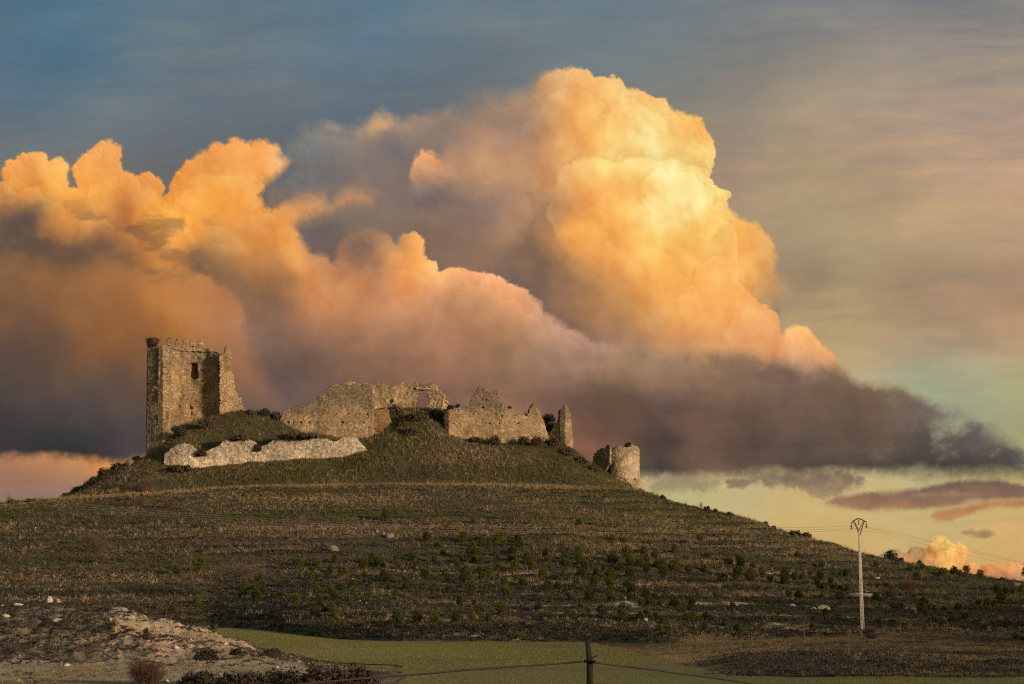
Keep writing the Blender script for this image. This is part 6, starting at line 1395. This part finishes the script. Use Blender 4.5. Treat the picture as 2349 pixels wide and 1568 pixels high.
def sky_world():
    az0, az1, el0, el1, step = -16.0, 16.0, -2.5, 20.0, 0.0145
    nx, ny = int((az1 - az0) / step), int((el1 - el0) / step)
    az = np.radians(az0 + (np.arange(nx) + 0.5) * step); el = np.radians(el0 + (np.arange(ny) + 0.5) * step)
    A, E = np.meshgrid(az, el)
    dx, dy, dz = np.sin(A) * np.cos(E), np.cos(A) * np.cos(E), np.sin(E)
    d = dy * CP + dz * SP
    X = CX + FOC * dx / d; Y = CY - FOC * (dz * CP - dy * SP) / d
    lin = to_linear(sky_srgb(X, Y)).astype(np.float32)
    img = bpy.data.images.new('evening_sky', nx, ny, alpha=False, float_buffer=True)
    img.colorspace_settings.name = 'Linear Rec.709'
    px = np.ones((ny, nx, 4), np.float32); px[..., :3] = lin / 2.0 ** EXPOSURE
    img.pixels.foreach_set(px.ravel()); img.update()
    w = bpy.data.worlds.new('World'); SC.world = w; w.use_nodes = True; nt = w.node_tree
    bg = nt.nodes['Background']; N = nt.nodes.new; L = nt.links.new
    tc = N('ShaderNodeTexCoord'); sp = N('ShaderNodeSeparateXYZ'); L(tc.outputs['Generated'], sp.inputs[0])
    def M(op, a, b=None, c=None):
        x = N('ShaderNodeMath'); x.operation = op
        for i, v in enumerate((a, b, c)):
            if v is None: continue
            if isinstance(v, (int, float)): x.inputs[i].default_value = v
            else: L(v, x.inputs[i])
        return x.outputs[0]
    azn = M('ARCTAN2', sp.outputs[0], sp.outputs[1]); eln = M('ARCSINE', sp.outputs[2])
    u = M('DIVIDE', M('SUBTRACT', azn, math.radians(az0)), math.radians(az1 - az0)); v = M('DIVIDE', M('SUBTRACT', eln, math.radians(el0)), math.radians(el1 - el0))
    cb = N('ShaderNodeCombineXYZ'); L(u, cb.inputs[0]); L(v, cb.inputs[1])
    im = N('ShaderNodeTexImage'); im.image = img; im.extension = 'EXTEND'; im.interpolation = 'Cubic'; L(cb.outputs[0], im.inputs[0])
    sky = N('ShaderNodeTexSky'); sky.sky_type = 'NISHITA'; sky.sun_disc = False; sky.sun_elevation = SUN_EL; sky.sun_rotation = SUN_AZ; sky.air_density = 1.6; sky.dust_density = 3.0; sky.ozone_density = 2.0
    def fade(x, a, b):
        r = N('ShaderNodeMapRange'); r.interpolation_type = 'SMOOTHSTEP'; r.inputs['From Min'].default_value = a; r.inputs['From Max'].default_value = b; L(x, r.inputs['Value']); return r.outputs[0]
    f = M('MULTIPLY', M('MULTIPLY', fade(u, 0.0, 0.09), fade(u, 1.0, 0.91)), fade(v, 1.0, 0.88))
    sc = N('ShaderNodeVectorMath'); sc.operation = 'MULTIPLY'; sc.inputs[1].default_value = [SKY_STRENGTH * q for q in (1.04, 0.97, 0.84)]; L(sky.outputs[0], sc.inputs[0])      # a thin veil of cloud warms the evening sky
    mx = N('ShaderNodeMix'); mx.data_type = 'RGBA'; L(f, mx.inputs[0]); L(sc.outputs[0], mx.inputs[6]); L(im.outputs[0], mx.inputs[7])
    L(mx.outputs[2], bg.inputs[0]); bg.inputs[1].default_value = 1.0
    w.cycles.sampling_method = 'MANUAL'; w.cycles.sample_map_resolution = 1024
    s = bpy.data.lights.new('sun', 'SUN'); s.energy = SUN_ENERGY; s.angle = math.radians(SUN_ANGLE); s.color = SUN_COLOR
    so = bpy.data.objects.new('sun', s); COL.objects.link(so)
    v_ = np.array([math.sin(SUN_AZ) * math.cos(SUN_EL), math.cos(SUN_AZ) * math.cos(SUN_EL), math.sin(SUN_EL)])
    from mathutils import Vector
    so.rotation_euler = Vector(v_).to_track_quat('Z', 'Y').to_euler(); so.location = (v_ * 900).tolist()

EXPOSURE = 0.45
SKY_STRENGTH, SUN_ENERGY, SUN_ANGLE, SUN_COLOR = 0.125, 3.5, 5.0, (1.0, 0.74, 0.48)

terrain(); added_shade_ridge(); field(); castle(); nest(); vegetation(); pines(); undergrowth(); power(); fence()
sky_world()
SC.view_settings.view_transform = 'Standard'; SC.view_settings.look = 'None'; SC.view_settings.exposure = EXPOSURE; SC.view_settings.gamma = 1.0; SC.view_settings.use_curve_mapping = False
SC.render.engine = 'CYCLES'
SC.cycles.max_bounces = 5; SC.cycles.diffuse_bounces = 3
SC.render.film_transparent = False
SC.cycles.use_denoising = False
SC.cycles.filter_width = 1.15
SC.cycles.sample_clamp_indirect = 4.0
